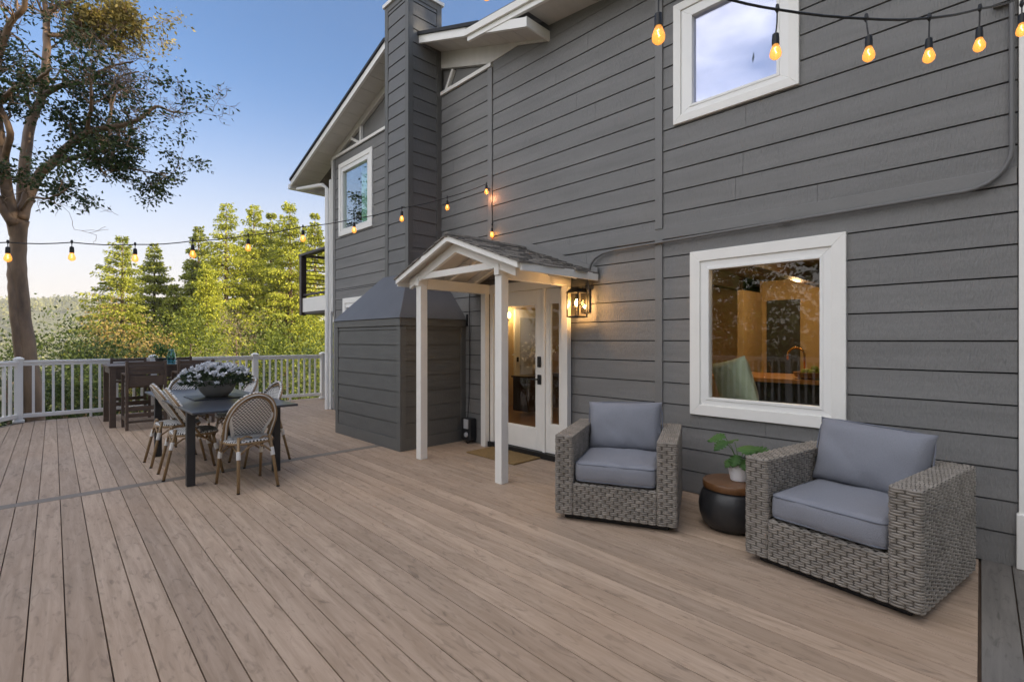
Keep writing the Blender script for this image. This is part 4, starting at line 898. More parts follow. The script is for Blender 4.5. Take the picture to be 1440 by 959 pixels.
def armchair(label, seed):
    t = thing('wicker_armchair', label, 'armchair', (0, 0, 0), 'grey wicker armchairs with blue grey cushions')
    weave_box('arm', -.46, -.45, .05, -.318, .45, .665, t); weave_box('arm', .318, -.45, .05, .46, .45, .665, t)
    weave_box('front_panel', -.316, -.448, .05, .316, -.36, .295, t, 'yZ')
    weave_box('back_panel', -.316, .33, .05, .316, .448, .663, t, 'yYZ')
    m = MB(); m.box(-.316, -.358, .10, .316, .328, .27); m.build('seat_deck', 'frame', t)
    m = MB(); m.bevbox(-.40, -.39, 0, .40, .40, .048, .01); m.build('base', 'black', t)
    m = MB(); rbox(m, .622, .76, .165, .045, .016, seed=seed); M = Matrix.Translation((0, -.057, .385)); m.xf(M); s = m.build('seat_cushion', 'cushion', t, smooth=True)
    for z in (.064, -.064):
        m = MB(); lp = [p + Vector((0, -.012 * (1 - (p.x / .311) ** 2) * .5 if p.y < -.3 else 0, 0)) for p in loop_rect(.612, .75, z, .05, 8)]; m.tube(lp, .0045, 6, closed=True); m.xf(M); m.build('piping', 'piping', s, smooth=True)
    m = MB(); pillow(m, .645, .43, .22, 22, .35)
    rr = random.Random(seed + 5)
    for i, v in enumerate(m.v):  # creases
        x, y, z = v; y += math.copysign(1, y) * (.012 * mnoise.noise(Vector((x * 6, z * 7, seed * 2.3))) + .005 * mnoise.noise(Vector((x * 18, z * 5, seed + 7.))) + .005 * math.sin(x * 22 + z * 9 + seed) * math.sin(z * 14 + seed) - .012 * math.exp(-((x - .02) / .03) ** 2) * max(0, abs(z) / .2 - .45) - .006 * math.exp(-((x * .8 + z * .9 + .1) / .02) ** 2)); m.v[i] = (x, y, z)
    M = Matrix.Translation((0.0 if seed else -.01, .215, .655)) @ Matrix.Rotation(R(3 if seed else -2), 4, 'Y') @ Matrix.Rotation(R(-13), 4, 'X'); m.xf(M); b = m.build('back_cushion', 'cushion', t, smooth=True)
    m = MB(); k = 40; lp = []
    for i in range(k):
        a = 2 * math.pi * i / k; c, s_ = math.cos(a), math.sin(a); e = .28
        lp.append(Vector((math.copysign(abs(c) ** e, c) * .3205, 0, math.copysign(abs(s_) ** e, s_) * .213)))
    m.tube(lp, .005, 6, closed=True); m.xf(M); m.build('piping', 'piping', b, smooth=True)
    return t
a2 = armchair('grey wicker armchair nearest the camera, at the right with the corner board behind it', 1)
a2.location = (3.69, .714, 0); a2.rotation_euler = (0, 0, R(-99.8))
a1 = armchair('grey wicker armchair standing between the door and the black drum table', 0)
a1.location = (3.587, 2.345, 0); a1.rotation_euler = (0, 0, R(-65.2))
# black drum side table with wooden top and potted monstera
dx, dy = 3.82, 1.525
dt = thing('drum_table', 'round black drum side table with wooden top between the two armchairs', 'side table', (dx, dy, 0))
m = MB(); m.lathe([(.145, 0), (.18, .008), (.214, .05), (.234, .11), (.24, .165), (.233, .22), (.214, .27), (.195, .295), (.185, .30)], (dx, dy, 0), 48); m.build('body', 'drum', dt, smooth=True)
m = MB(); m.lathe([(.18, .30), (.205, .302), (.21, .31), (.21, .345), (.205, .352), (0, .353)], (dx, dy, 0), 48); m.build('top', 'topwood', dt, smooth='auto')
px_, py_ = dx + .05, dy - .03
mp_ = thing('potted_monstera', 'small leafy green plant in a white pot on the drum table', 'potted plant', (px_, py_, .353))
m = MB(); m.lathe([(.055, .353), (.06, .357), (.082, .47), (.08, .485), (.074, .485), (.066, .39), (0, .385)], (px_, py_, 0), 28); m.build('pot', 'ceramic', mp_, smooth='auto')
m = MB(); m.lathe([(.074, .46), (0, .463)], (px_, py_, 0), 20); m.build('soil', 'soil', mp_)
def monstera_leaf(m, base, d, up, L):
    d, up = Vector(d).normalized(), Vector(up).normalized(); sd_ = d.cross(up).normalized(); up = sd_.cross(d)
    n = 22; pts = []
    for i in range(n + 1):
        t = i / n
        wdt = .50 * math.sin(math.pi * min(1, t * .92 + .1)) ** .8
        if 3 < i < n - 2 and i % 4 == 0: wdt *= .55      # splits
        pts.append((t, wdt))
    vs = []
    for t, wd in pts:
        for s in (-1, -.5, 0, .5, 1): vs.append(Vector(base) + d * (L * (t - .08 * abs(s))) + sd_ * (L * wd * s) + up * (L * (.08 - .28 * t * t - .10 * s * s + .05 * abs(s) * (1 - t))))
    fs = [(i * 5 + k, i * 5 + k + 1, i * 5 + k + 6, i * 5 + k + 5) for i in range(n) for k in range(4)]
    m.add(vs, fs)
m = MB(); st_ = MB(); b0 = Vector((px_, py_, .462))
for tip, d, L in (((-.02, .10, .26), (-.4, .9, -.15), .15), ((-.10, .06, .23), (-.8, .5, -.35), .13), ((-.02, -.07, .19), (-.85, -.35, .1), .18), ((.03, -.10, .17), (-.3, -.95, .0), .16), ((-.05, -.01, .10), (-.9, .1, -.5), .12), ((.05, .05, .2), (.5, .8, 0), .14), ((-.04, -.05, .07), (-.8, -.5, -.5), .11), ((-.05, .03, .06), (-.8, .3, -.4), .10)):
    e = b0 + Vector((tip[0], tip[1], tip[2] * .82)); L *= .9; st_.tube([b0, b0.lerp(e, .5) + Vector((0, 0, .03)), e], .0028, 6); monstera_leaf(m, e, d, (-.35, 0, 1), L)
st_.build('stem', 'stem', mp_); m.build('foliage', 'monstera', mp_, smooth=True)

# ------------------------------------------------------------------ dining set
TZ = .745; tx0, tx1, ty0, ty1 = 1.075, 2.035, 5.34, 8.0
tb_ = thing('dining_table', 'long black rectangular dining table set with six bistro chairs', 'dining table', (1.51, 6.5, 0))
m = MB(); m.bevbox(tx0, ty0, TZ - .022, tx1, ty1, TZ, .004); m.build('tabletop', 'table', tb_)
for x in (1.12, 1.915):
    for y in (5.64, 7.35):
        m = MB(); m.bevbox(x - .036, y - .036, 0, x + .036, y + .036, TZ - .023, .006); m.build('leg', 'tleg', tb_)
m = MB(); m.box(1.16, 5.66, TZ - .085, 1.18, 7.33, TZ - .023); m.box(1.86, 5.66, TZ - .085, 1.88, 7.33, TZ - .023); m.build('apron', 'tleg', tb_)
m = MB(); m.bevbox(1.30, 6.35, TZ, 1.86, 6.9, TZ + .012, .004); tag(m.build('placemat_tray', 'black', loc=(1.58, 6.62, TZ)), 'flat black tray under the flower bowl on the dining table', 'tray')
pc = (1.58, 6.62, TZ + .012)
fp = thing('flower_bowl', 'grey bowl of white azaleas in the middle of the black dining table', 'flower bowl', pc)
m = MB(); m.lathe([(.10, 0), (.115, .004), (.165, .06), (.20, .13), (.215, .195), (.205, .2), (.19, .14), (0, .13)], pc, 40); m.build('bowl', 'pot', fp, smooth='auto')
n = 1500; a = rng.uniform(0, 6.28, n); rr = np.sqrt(rng.uniform(0, 1, n)); z = rng.uniform(0, 1, n)
p = np.stack([pc[0] + np.cos(a) * rr * .35, pc[1] + np.sin(a) * rr * .35, pc[2] + .14 + .21 * z * (1 - .55 * rr ** 2)], 1)
d = np.stack([np.cos(a) * rr, np.sin(a) * rr, rng.uniform(-.1, 1, n)], 1) + rng.normal(size=(n, 3)) * .5
cards('foliage', 'potleaf', p, d, rng.uniform(.035, .065, n), fp, .45)
P_, D_, S_ = [], [], []
for i in range(125):
    a = random.uniform(0, 6.28); r = math.sqrt(random.random()); c = Vector((pc[0] + math.cos(a) * r * .37, pc[1] + math.sin(a) * r * .37, pc[2] + .19 + .20 * (1 - .6 * r * r) + random.uniform(-.05, .01) - (.08 if r > .9 and random.random() < .4 else 0)))
    ax = Vector((math.cos(a) * r, math.sin(a) * r, .8)).normalized()
    for k_ in range(10):
        dd = (ax * random.uniform(.1, .9) + Vector((random.gauss(0, .7), random.gauss(0, .7), random.gauss(0, .5)))); P_.append(c); D_.append(dd); S_.append(random.uniform(.028, .042))
cards('blossoms', 'flower', np.array(P_), np.array(D_), np.array(S_), fp, .8)

def bistro_chair():
    t = thing('bistro_chair', '', 'chair', (0, 0, 0), 'bistro chairs around the dining table')
    yz = lambda z: .05 - (z - .42) / .48 * .28
    def arch(hw, ztop, zb, n=26, zs=.62, dy=0):
        pts = []
        for i in range(5): z = zb + (zs - zb) * i / 5; pts.append(Vector((-hw * (.93 + .07 * i / 5), yz(z) + dy, z)))
        for i in range(n + 1):
            a = math.pi * i / n; z = zs + (ztop - zs) * math.sin(a); pts.append(Vector((-hw * math.cos(a), yz(z) + dy, z)))
        for i in range(5): z = zs - (zs - zb) * (i + 1) / 5; pts.append(Vector((hw * (1 - .07 * (i + 1) / 5), yz(z) + dy, z)))
        return pts
    # seat
    m = MB(); ol = []
    for i in range(36):
        a = 2 * math.pi * i / 36; c, s = math.cos(a), math.sin(a); ol.append((math.copysign(abs(c) ** .7, c) * (.215 + .012 * s), .02 + math.copysign(abs(s) ** .7, s) * .21))
    vs = [(x, y, .44) for x, y in ol] + [(x * 1.02, y * 1.02, .455) for x, y in ol] + [(x * .96, y * .96, .468) for x, y in ol] + [(x * .5, y * .5, .462) for x, y in ol] + [(0, .02, .46)]
    k = 36; fs = [tuple(range(k - 1, -1, -1))]
    for r_ in range(3): fs += [(r_ * k + i, r_ * k + (i + 1) % k, (r_ + 1) * k + (i + 1) % k, (r_ + 1) * k + i) for i in range(k)]
    fs += [(3 * k + i, 3 * k + (i + 1) % k, 4 * k) for i in range(k)]; m.add(vs, fs); m.build('seat', 'weaveseat', t, smooth=True)
    m = MB(); m.tube([(x * 1.0, y * 1.0, .438) for x, y in ol], .012, 8, closed=True); m.build('seat_rim', 'bamboo', t, smooth=True)
    # backrest panel
    m = MB(); nz, nx = 22, 14; zb, zt = .50, .865
    for dy in (0, -.012):
        vs = []
        for j in range(nz + 1):
            z = zb + (zt - zb) * j / nz; q = max(0, (z - .66) / (zt - .66)); hw = (.135 + .055 * min(1, (z - zb) / .16)) * math.sqrt(max(0.0, 1 - q ** 2.2)) if q < 1 else 0.0
            hw = max(hw, .02)
            for i in range(nx + 1):
                u = i / nx * 2 - 1; vs.append((hw * u, yz(z) + .012 - .03 * (1 - u * u) * math.sin(math.pi * (z - zb) / (zt - zb + .1)) + dy, z))
        m.add(vs, [(j * (nx + 1) + i, j * (nx + 1) + i + 1, (j + 1) * (nx + 1) + i + 1, (j + 1) * (nx + 1) + i) for j in range(nz) for i in range(nx)])
    bk = m.build('backrest', 'weaveback', t, smooth=True)
    for s in (-1, 1):
        m = MB(); m.tube([(s * .135, yz(.49) + .005, .49), (s * .155, yz(.56) + .005, .56), (s * .19, yz(.66) + .005, .66), (s * .186, yz(.71) + .005, .71)], .0165, 8); m.build('side_binding', 'wrap', bk, smooth=True)
    m = MB(); m.tube(arch(.205, .878, .44), .0125, 8); m.build('inner_arch', 'bamboo', t, smooth=True)
    m = MB(); m.tube(arch(.231, .905, .42), .0125, 8); m.build('back_frame', 'bamboo', t, smooth=True)
    m = MB(); m.tube(arch(.228, .912, .46, dy=.018), .0135, 8); m.build('edge_weave', 'weaveedge', t, smooth=True)
    m = MB(); m.tube(arch(.218, .898, .46, dy=-.012), .0075, 6); m.build('edge_binding', 'wrap', t, smooth=True)
    for s in (-1, 1):
        for (fx, fy, hx, hy, hz) in ((.178, -.27, .14, -.16, .50), (.205, .255, .185, .16, .44)):
            m = MB(); m.tube([(s * fx, fy, 0), (s * (fx + hx) / 2, (fy + hy) / 2 + .0, hz / 2), (s * hx, hy, hz)], [.0135, .0145, .0145], 10); lg = m.build('leg', 'bamboo', t, smooth=True)
            w0 = Vector((s * fx, fy, 0)).lerp(Vector((s * hx, hy, hz)), .60); w1 = Vector((s * fx, fy, 0)).lerp(Vector((s * hx, hy, hz)), .75)
            m = MB(); m.tube([w0, w1], .0195, 10); m.build('binding', 'wrap', lg, smooth='auto')
            m = MB(); m.tube([(s * fx, fy, .001), (s * fx, fy, .012)], .015, 8); m.build('foot_cap', 'black', lg)
    m = MB()
    L_ = lambda s, f, tt: Vector((s * (.178, .205)[f], (-.27, .255)[f], 0)).lerp(Vector((s * (.14, .185)[f], (-.16, .16)[f], (.50, .44)[f])), tt)
    def brace(a, b, c): m.tube([a, a.lerp(b, .25) + c * .7, a.lerp(b, .5) + c, a.lerp(b, .75) + c * .7, b], .0085, 6)
    brace(L_(-1, 0, .66), L_(1, 0, .66), Vector((0, 0, .10))); brace(L_(-1, 1, .66), L_(1, 1, .66), Vector((0, 0, .12)))
    for s in (-1, 1): brace(L_(s, 0, .66), L_(s, 1, .70), Vector((0, 0, .11)))
    brace(L_(-1, 0, .93), L_(-1, 0, .93) + Vector((.12, 0, .02)), Vector((0, 0, .03))); brace(L_(1, 0, .93), L_(1, 0, .93) - Vector((.12, 0, .02)), Vector((0, 0, .03)))
    m.build('brace', 'bamboo', t, smooth=True)
    return t
bc = bistro_chair()
spots = [(1.535, 5.29, R(3), 'bistro chair at the near end of the dining table, woven back to the camera'),
         (1.235, 6.17, R(-92), 'front bistro chair of the two on the left side of the dining table'),
         (1.225, 6.91, R(-88), 'rear bistro chair of the two on the left side of the dining table'),
         (1.93, 6.22, R(96), 'front bistro chair of the two on the right side of the dining table'),
         (1.93, 7.12, R(88), 'rear bistro chair of the two on the right side of the dining table'),
         (1.58, 8.06, R(182), 'bistro chair at the far end of the dining table behind the flower bowl')]
for i, (x, y, a, lb) in enumerate(spots):
    c = bc if i == 0 else dup(bc)
    c.location = (x, y, 0); c.rotation_euler = (0, 0, a); c['label'] = lb

# ------------------------------------------------------------------ bar table and stools
bt_ = thing('bar_table', 'tall brown slatted bar table in front of the white railing', 'bar table', (1.7, 10.7, 0))
m = MB()
for i in range(9): y = 10.2 + i * .112; m.bevbox(.90, y, .965, 2.55, y + .104, 1.0, .004)
m.build('tabletop', 'barwood', bt_)
for x in (.915, 2.45):
    for y in (10.21, 11.10):
        m = MB(); m.bevbox(x, y, 0, x + .085, y + .085, .964, .004); m.build('leg', 'barwood', bt_)
m = MB()
for y in (10.22, 11.13): m.box(1.001, y, .87, 2.449, y + .04, .963)
for x in (.93, 2.47): m.box(x, 10.296, .87, x + .04, 11.099, .963)
m.build('apron', 'barwood', bt_)
def bar_stool():
    t = thing('bar_stool', '', 'bar stool', (0, 0, 0), 'brown slatted bar stools around the bar table')   # faces +y, back at -y
    for s in (-1, 1):
        m = MB(); m.bevbox(s * .25 - .02, -.27, 0, s * .25 + .02, -.215, 1.09, .004); m.build('back_leg', 'barwood', t)
        m = MB(); m.bevbox(s * .25 - .02, .20, 0, s * .25 + .02, .25, .86, .004); m.build('front_leg', 'barwood', t)
        m = MB(); m.bevbox(s * .25 - .024, -.21, .862, s * .25 + .024, .27, .89, .004); m.build('armrest', 'barwood', t)
    m = MB()
    for z, h in ((1.02, .055), (.945, .05), (.875, .05)): m.box(-.229, -.25, z, .229, -.23, z + h)
    m.box(-.229, -.252, .69, .229, -.228, .85); m.build('backrest', 'barwood', t)
    m = MB()
    for i in range(6): m.box(-.228, -.2 + i * .07, .66, .228, -.2 + i * .07 + .062, .685)
    m.build('seat', 'barwood', t)
    m = MB(); m.box(-.229, -.25, .30, .229, -.228, .36); m.box(-.229, -.25, .20, .229, -.228, .26); m.box(-.229, .21, .26, .229, .235, .32)
    for s in (-1, 1): m.box(s * .25 - .018, -.214, .14, s * .25 + .018, .199, .19)
    m.box(-.229, -.25, .11, .229, -.18, .14); m.build('footrest', 'barwood', t)
    return t
bs = bar_stool()
for i, (x, y, a, lb) in enumerate([(1.335, 9.99, 0, 'left of the two brown bar stools on the near side of the bar table'),
                                   (2.02, 9.99, 0, 'right bar stool on the near side of the bar table, half behind the flowers'),
                                   (1.32, 11.38, R(180), 'left of the two bar stools between the bar table and the railing'),
                                   (2.06, 11.38, R(180), 'right of the two bar stools between the bar table and the railing')]):
    c = bs if i == 0 else dup(bs)
    c.location = (x, y, 0); c.rotation_euler = (0, 0, a); c['label'] = lb
v_ = at(226, 510, 8.5); vx, vy = v_.x, v_.y
hp2 = thing('herb_pot', 'small bushy green plant in a dark pot on the bar table', 'potted plant', (vx, vy, 1.0))
m = MB(); m.lathe([(.06, 0), (.085, .11), (.078, .11), (0, .1)], (vx, vy, 1.0), 18); m.build('pot', 'box', hp2)
n = 260; p = np.array([vx, vy, 1.22]) + rng.normal(size=(n, 3)) * [.06, .06, .06]; cards('foliage', 'monstera', p, rng.normal(size=(n, 3)) + [0, 0, .6], rng.uniform(.03, .06, n), hp2, .5)
v_ = at(241, 510, 8.6); m = MB(); m.lathe([(.055, 0), (.06, .01), (.07, .12), (.055, .2), (.04, .22), (.048, .26), (.044, .26), (.036, .22), (.05, .19), (.062, .12), (.05, .015), (0, .012)], (v_.x, v_.y, 1.0), 20)
tag(m.build('glass_jug', 'blueglass', loc=(v_.x, v_.y, 1.0), smooth=True), 'pale blue glass jug on the bar table beside the green plant', 'jug')
# ------------------------------------------------------------------ trees
def blob_positions(c, r, n, clumps, cs=.34, flat=.8):
    """leaf positions gathered in clumps through an ellipsoid crown"""
    c = np.array(c); r = np.array(r); d = rng.normal(size=(clumps, 3)); d /= np.linalg.norm(d, axis=1, keepdims=True)
    cc = d * (rng.uniform(.25, 1, (clumps, 1)) ** .5) * (.75 + .35 * rng.random((clumps, 1)))
    idx = rng.integers(0, clumps, n); q = rng.normal(size=(n, 3)) * cs * .55 * rng.uniform(.6, 1.4, (clumps, 1))[idx]; q[:, 2] *= flat
    out = cc[idx] + q
    return c + out * r, out
def bushy(name, label, cat, base, height, width, n, m, leaf, clumps=40, group=None, trunk=True, crown_lo=.15, cs=.34):
    bx_, by_, bz_ = base; t = thing(name, label, cat, base, group)
    if trunk:
        mm = MB(); top = Vector((bx_, by_, bz_ + height * .7)); mm.tube([base, Vector(base).lerp(top, .5) + Vector((.1, .1, 0)), top], [height * .022, height * .015, height * .004], 7)
        for i in range(7):
            h = random.uniform(.25, .65); s = Vector(base).lerp(top, h); a = random.uniform(0, 6.28); e = s + Vector((math.cos(a) * width * .35, math.sin(a) * width * .35, height * .2)); mm.tube([s, s.lerp(e, .5) + Vector((0, 0, .1)), e], [height * .009, height * .006, .01], 5)
        mm.build('trunk', 'trunk', t)
    cz = bz_ + height * (crown_lo + (1 - crown_lo) / 2); p, o = blob_positions((bx_, by_, cz), (width / 2, width / 2, height * (1 - crown_lo) / 2), n, clumps, cs)
    d = o * .6 + rng.normal(size=(n, 3)) * .7; cards('crown', m, p, d, rng.uniform(.6, 1.3, n) * leaf, t, .55)
    return t
def conifer_mesh(name, H, Rb, m, seed, n_lev=54):
    """open grown redwood: separate drooping boughs, each a layered plate of fine sprays, gaps between"""
    rs = np.random.default_rng(seed); P = []; D = []; S = []; br = MB()
    lean = rs.uniform(0, 6.28); one = rs.uniform(.05, .22)
    for i in range(n_lev):
        t = min(.985, max(.04, .05 + .935 * (i / (n_lev - 1)) ** .95 + rs.uniform(-.012, .012))); z = H * t
        base = Rb * ((1 - t) ** .88 * (1 if t > .25 else .7 + 1.2 * t) + .035) * rs.uniform(.82, 1.12)
        k0 = rs.uniform(0, 6.28); nb = int(rs.integers(7, 11)) if t < .9 else 5
        for k_ in range(nb):
            a = k0 + k_ * 6.283 / nb + rs.normal() * .35; L = base * rs.uniform(.5, 1.15) * (1 + one * math.cos(a - lean))
            if rs.random() < .06 and t < .8: continue
            droop = rs.uniform(.10, .34) - .55 * t
            d = np.array([math.cos(a), math.sin(a), 0.]); o = np.array([0, 0, z]); tip = o + d * L + np.array([0, 0, -droop * L])
            if L > .8: br.tube([tuple(o), tuple(o * .5 + tip * .5 + [0, 0, .07 * L]), tuple(tip)], [.045 * L / Rb + .012, .026 * L / Rb + .008, .005], 4, cap=False)
            ns = int(26 + 230 * (L / Rb) ** 1.2); sdv = np.array([-d[1], d[0], 0])
            f = rs.uniform(.10, 1.0, ns) ** .75; wdt = (.12 + .27 * L) * np.sin(np.clip(f, 0, .96) * 2.9 + .12)
            side = rs.normal(size=ns) * .55 * wdt
            q = o + f[:, None] * (tip - o) + side[:, None] * sdv; q[:, 2] += .07 * L * np.sin(f * 3.14) - np.abs(side) * .30 + rs.normal(size=ns) * .05 - (rs.random(ns) < .45) * rs.uniform(0, .34, ns)
            dd = d[None] * .75 + np.sign(side)[:, None] * sdv * .65 + rs.normal(size=(ns, 3)) * .30; dd[:, 2] -= rs.uniform(.1, .9, ns)
            P.append(q); D.append(dd); S.append(rs.uniform(.22, .46, ns) * (.6 + .4 * (1 - t)))
    return np.concatenate(P), np.concatenate(D), np.concatenate(S), br
def conifer(label, px, top_py, d, halfw_px, base_z, kind, seed, group='conifers beyond the railing'):
    top = at(px, top_py, d); H = top.z - base_z; Rb = 1.62 * halfw_px / CAM_F * d
    t = thing('conifer_tree', label, 'conifer', (top.x, top.y, base_z), group)
    P, D, S, br = conifer_mesh('x', H, Rb, kind, seed)
    mm = MB(); mm.tube([(0, 0, 0), (0, 0, H * .5), (0, 0, H * .97)], [H * .018, H * .011, .02], 8); mm.v += []
    o0 = len(mm.v); mm.add(br.v, br.f); mm.xf(Matrix.Translation(t.location)); mm.build('trunk', 'trunk', t)
    cards('crown', kind, P + np.array(t.location), D, S * max(.75, d / 46), t, .46)
    return t
conifer('leftmost tall conifer, with shadowy lower boughs, standing beside the hill view', 172, 333, 40, 62, -9, 'conifer2', 1)
conifer('narrow conifer second from the left, just right of the leftmost one', 217, 343, 47, 48, -9, 'conifer2', 2)
conifer('conifer with a short pointed top between the second conifer and the tallest one', 279, 319, 52, 46, -9, 'conifer2', 3)
conifer('tallest conifer with bright yellow green boughs in the middle of the row', 318, 286, 44, 72, -9, 'conifer', 4)
conifer('conifer right of the tallest one, with a pointed top behind the festoon cable', 357, 288, 50, 56, -9, 'conifer', 5)
conifer('conifer with a blunt top behind its two taller neighbours', 381, 297, 57, 46, -9, 'conifer2', 6)
conifer('conifer near the house corner whose tip rises above the festoon cable', 408, 284, 46, 58, -9, 'conifer', 7)
conifer('rightmost conifer, partly hidden by the balcony and the house corner', 443, 300, 50, 50, -9, 'conifer', 8)
conifer('low conifer filling the gap between the second and the tallest conifer', 245, 400, 44, 44, -9, 'conifer2', 9)
conifer('bright young conifer in front of the tallest one', 290, 372, 36, 52, -9, 'conifer', 10)
# broadleaf trees and shrubs beyond the railing
def shrub(label, px, top_py, d, wpx, m, n, leaf=.13, zb=-4.5, name='shrub', cat='shrub', clumps=46, crown_lo=.05, cs=.34):
    top = at(px, top_py, d); return bushy(name, label, cat, (top.x, top.y, zb), top.z - zb, wpx / CAM_F * d, n, m, leaf, clumps, 'trees and shrubs beyond the railing', True, crown_lo, cs)
shrub('dark green oak behind the leaning trunk at the left edge', 70, 452, 24, 150, 'bushdark', 7000, .17, name='oak_tree', cat='oak tree')
shrub('dark rounded shrub right of the madrone trunk, below the hill', 112, 462, 20, 110, 'bushdark', 6000, .14)
shrub('golden leaved shrub below the leftmost conifer', 158, 444, 27, 76, 'bushgold', 5000, .15)
shrub('small golden shrub between the dark oak and the flower bowl', 214, 462, 25, 66, 'bushgold', 3600, .14)
shrub('green shrub directly behind the bar table', 190, 476, 17, 110, 'bushdark', 6000, .11, zb=-3.5)
shrub('bright green broadleaf tree behind the flower bowl', 268, 430, 30, 100, 'bush', 7500, .16, name='broadleaf_tree', cat='tree')
shrub('bare grey brown tree with twiggy crown in front of the bright conifers', 332, 418, 28, 84, 'bushgrey', 2600, .10, name='bare_tree', cat='tree', clumps=26, crown_lo=.3, cs=.4)
shrub('rounded dark green tree left of the house corner', 402, 438, 24, 112, 'bush', 9000, .14, name='broadleaf_tree', cat='tree')
shrub('light green tree behind the white downspout at the house corner', 458, 446, 30, 60, 'bush', 4200, .15, name='broadleaf_tree', cat='tree')
shrub('low green shrub below the right end of the railing', 420, 505, 19, 100, 'bushdark', 5000, .11, zb=-3.5)
shrub('low dark shrub seen through the balusters left of the bar table', 90, 512, 17, 110, 'bushdark', 6000, .10, zb=-3.2)
shrub('low leafy shrub seen through the balusters at the far left', 10, 480, 17, 90, 'bushdark', 5000, .11, zb=-3.2)
shrub('low shrub seen through the balusters behind the dining chairs', 300, 500, 18, 110, 'bush', 5500, .10, zb=-3.2)
shrub('low shrub seen through the balusters right of the flower bowl', 360, 512, 17, 90, 'bushdark', 5000, .10, zb=-3.2)
# the far side, seen only in the window panes and from other positions
for i, (x, y, h, wd, mk) in enumerate([(-6.8, 5.5, 13, 7, 'bushdark'), (-6.8, -.5, 12.5, 7, 'bushdark'), (-20, 12, 14, 9, 'bushdark'), (-7.5, 11, 13, 7, 'bushdark'), (-7, -7, 15, 8, 'bushdark')]):
    bushy('broadleaf_tree', ['broad dark tree on the slope left of the deck, mirrored in the lower window', 'spreading dark tree on the slope close behind the left railing', 'tall dark tree far down the slope left of the deck', 'dark tree below the angled corner of the railing', 'large dark tree on the slope behind the camera'][i], 'tree', (x, y, -6), h, wd, 8000, mk, .28, 60)

for i, (x, y, h, wd) in enumerate([(3, -13, 15, 8), (10, -17, 19, 10), (-5, -16, 17, 9), (-1, -23, 21, 11)]):  # unseen trees added to block sky light and sun from behind the camera
    bushy('broadleaf_tree', ['dark bushy tree on the bank behind the camera, next to the house end', 'tallest dark tree on the bank beyond the house end', 'dark tree on the bank behind the left corner of the deck', 'big dark tree furthest up the bank behind the camera'][i], 'tree', (x, y, -2.5), h, wd, 6000, 'bushdark', .3, 60)
for i, (x, y, h, wd) in enumerate([(17, -4.5, 18, 8), (22, -12, 20, 9), (15.5, 2.5, 14, 6)]):  # unseen trees added to keep the lower madrone crown in shadow
    bushy('broadleaf_tree', ['tall dense tree on the uphill side right behind the house', 'tallest dense tree uphill behind the far corner of the house', 'narrower dense tree uphill behind the middle of the house'][i], 'tree', (x, y, -.5), h, wd, 7000, 'bushdark', .34, 60)
# the madrone: limbs laid along measured lines, at about nine metres, with depth of their own
md = thing('madrone_tree', 'twin stemmed smooth barked madrone with dark leaves at the left behind the railing', 'madrone tree', at(45, 640, 9.6))
limbs = MB(); tips = []
def limb(pts, r0, r1, tw=6, leaf=1.0, sunny=0, n=10):
    P = [at(x, y, d) for x, y, d in pts]; Q = []
    for i in range(len(P) - 1):   # Catmull-Rom
        p0, p1, p2, p3 = P[max(i - 1, 0)], P[i], P[i + 1], P[min(i + 2, len(P) - 1)]
        for k_ in range(5):
            t = k_ / 5; Q.append(.5 * ((2 * p1) + (-p0 + p2) * t + (2 * p0 - 5 * p1 + 4 * p2 - p3) * t * t + (-p0 + 3 * p1 - 3 * p2 + p3) * t ** 3))
    Q.append(P[-1]); nq = len(Q)
    limbs.tube([q + Vector((random.gauss(0, .006), random.gauss(0, .006), 0)) for q in Q], [r0 + (r1 - r0) * i / (nq - 1) for i in range(nq)], 10)
    for k_ in range(tw):
        i = random.randint(int(nq * .25), nq - 1); s = Q[i]; dr = (Q[min(i + 1, nq - 1)] - Q[max(i - 1, 0)]).normalized()
        twig(s, dr, random.uniform(.32, .85), (r0 + (r1 - r0) * i / (nq - 1)) * .5, 3 if (sunny or leaf < .7) else 2, leaf, sunny)
    tips.append((Q[-1], leaf, sunny))
def twig(s, dr, L, r, lev, leaf, sunny):
    d = (dr * .6 + Vector((random.gauss(0, .7), random.gauss(0, .7), random.gauss(.1, .5)))).normalized(); pts = [s]; n = 5
    for i in range(n):
        d = (d + Vector((random.gauss(0, .32), random.gauss(0, .32), random.gauss(0, .28)))).normalized(); pts.append(pts[-1] + d * L / n)
    r = min(r, .03); limbs.tube(pts, [max(.003, r * (1 - i / (n + 1))) for i in range(n + 1)], 5, cap=False)
    if lev > 0:
        for k_ in range(3): twig(pts[random.randint(2, n)], d, L * random.uniform(.45, .75), r * .6, lev - 1, leaf, sunny)
    if lev <= 1: tips.append((pts[-1], leaf, sunny)); tips.append((pts[3], leaf, sunny))
D0 = 9.4
limb([(52, 640, D0), (46, 560, D0), (38, 500, D0), (30, 440, D0), (26, 390, D0), (26, 345, D0), (30, 312, D0)], .155, .12, 0)
limb([(36, 600, D0 - .1), (28, 510, D0 - .12), (20, 440, D0 - .12), (17, 390, D0 - .08), (20, 350, D0)], .075, .07, 0)
limb([(27, 345, D0), (16, 305, D0 - .1), (7, 250, D0 - .2), (0, 190, D0 - .3), (-14, 120, D0 - .4), (-25, 40, D0 - .5)], .11, .05, 7, 1.2)
limb([(5, 230, D0 - .2), (14, 190, D0 - .5), (0, 150, D0 - .6), (20, 128, D0 - .8), (48, 118, D0 - 1), (72, 100, D0 - 1.2)], .06, .02, 9, 1)
limb([(-10, 120, D0 - .4), (5, 60, D0 - .5), (18, 32, D0 - .6), (34, 12, D0 - .7), (40, -30, D0 - .8)], .06, .035, 7, .8)
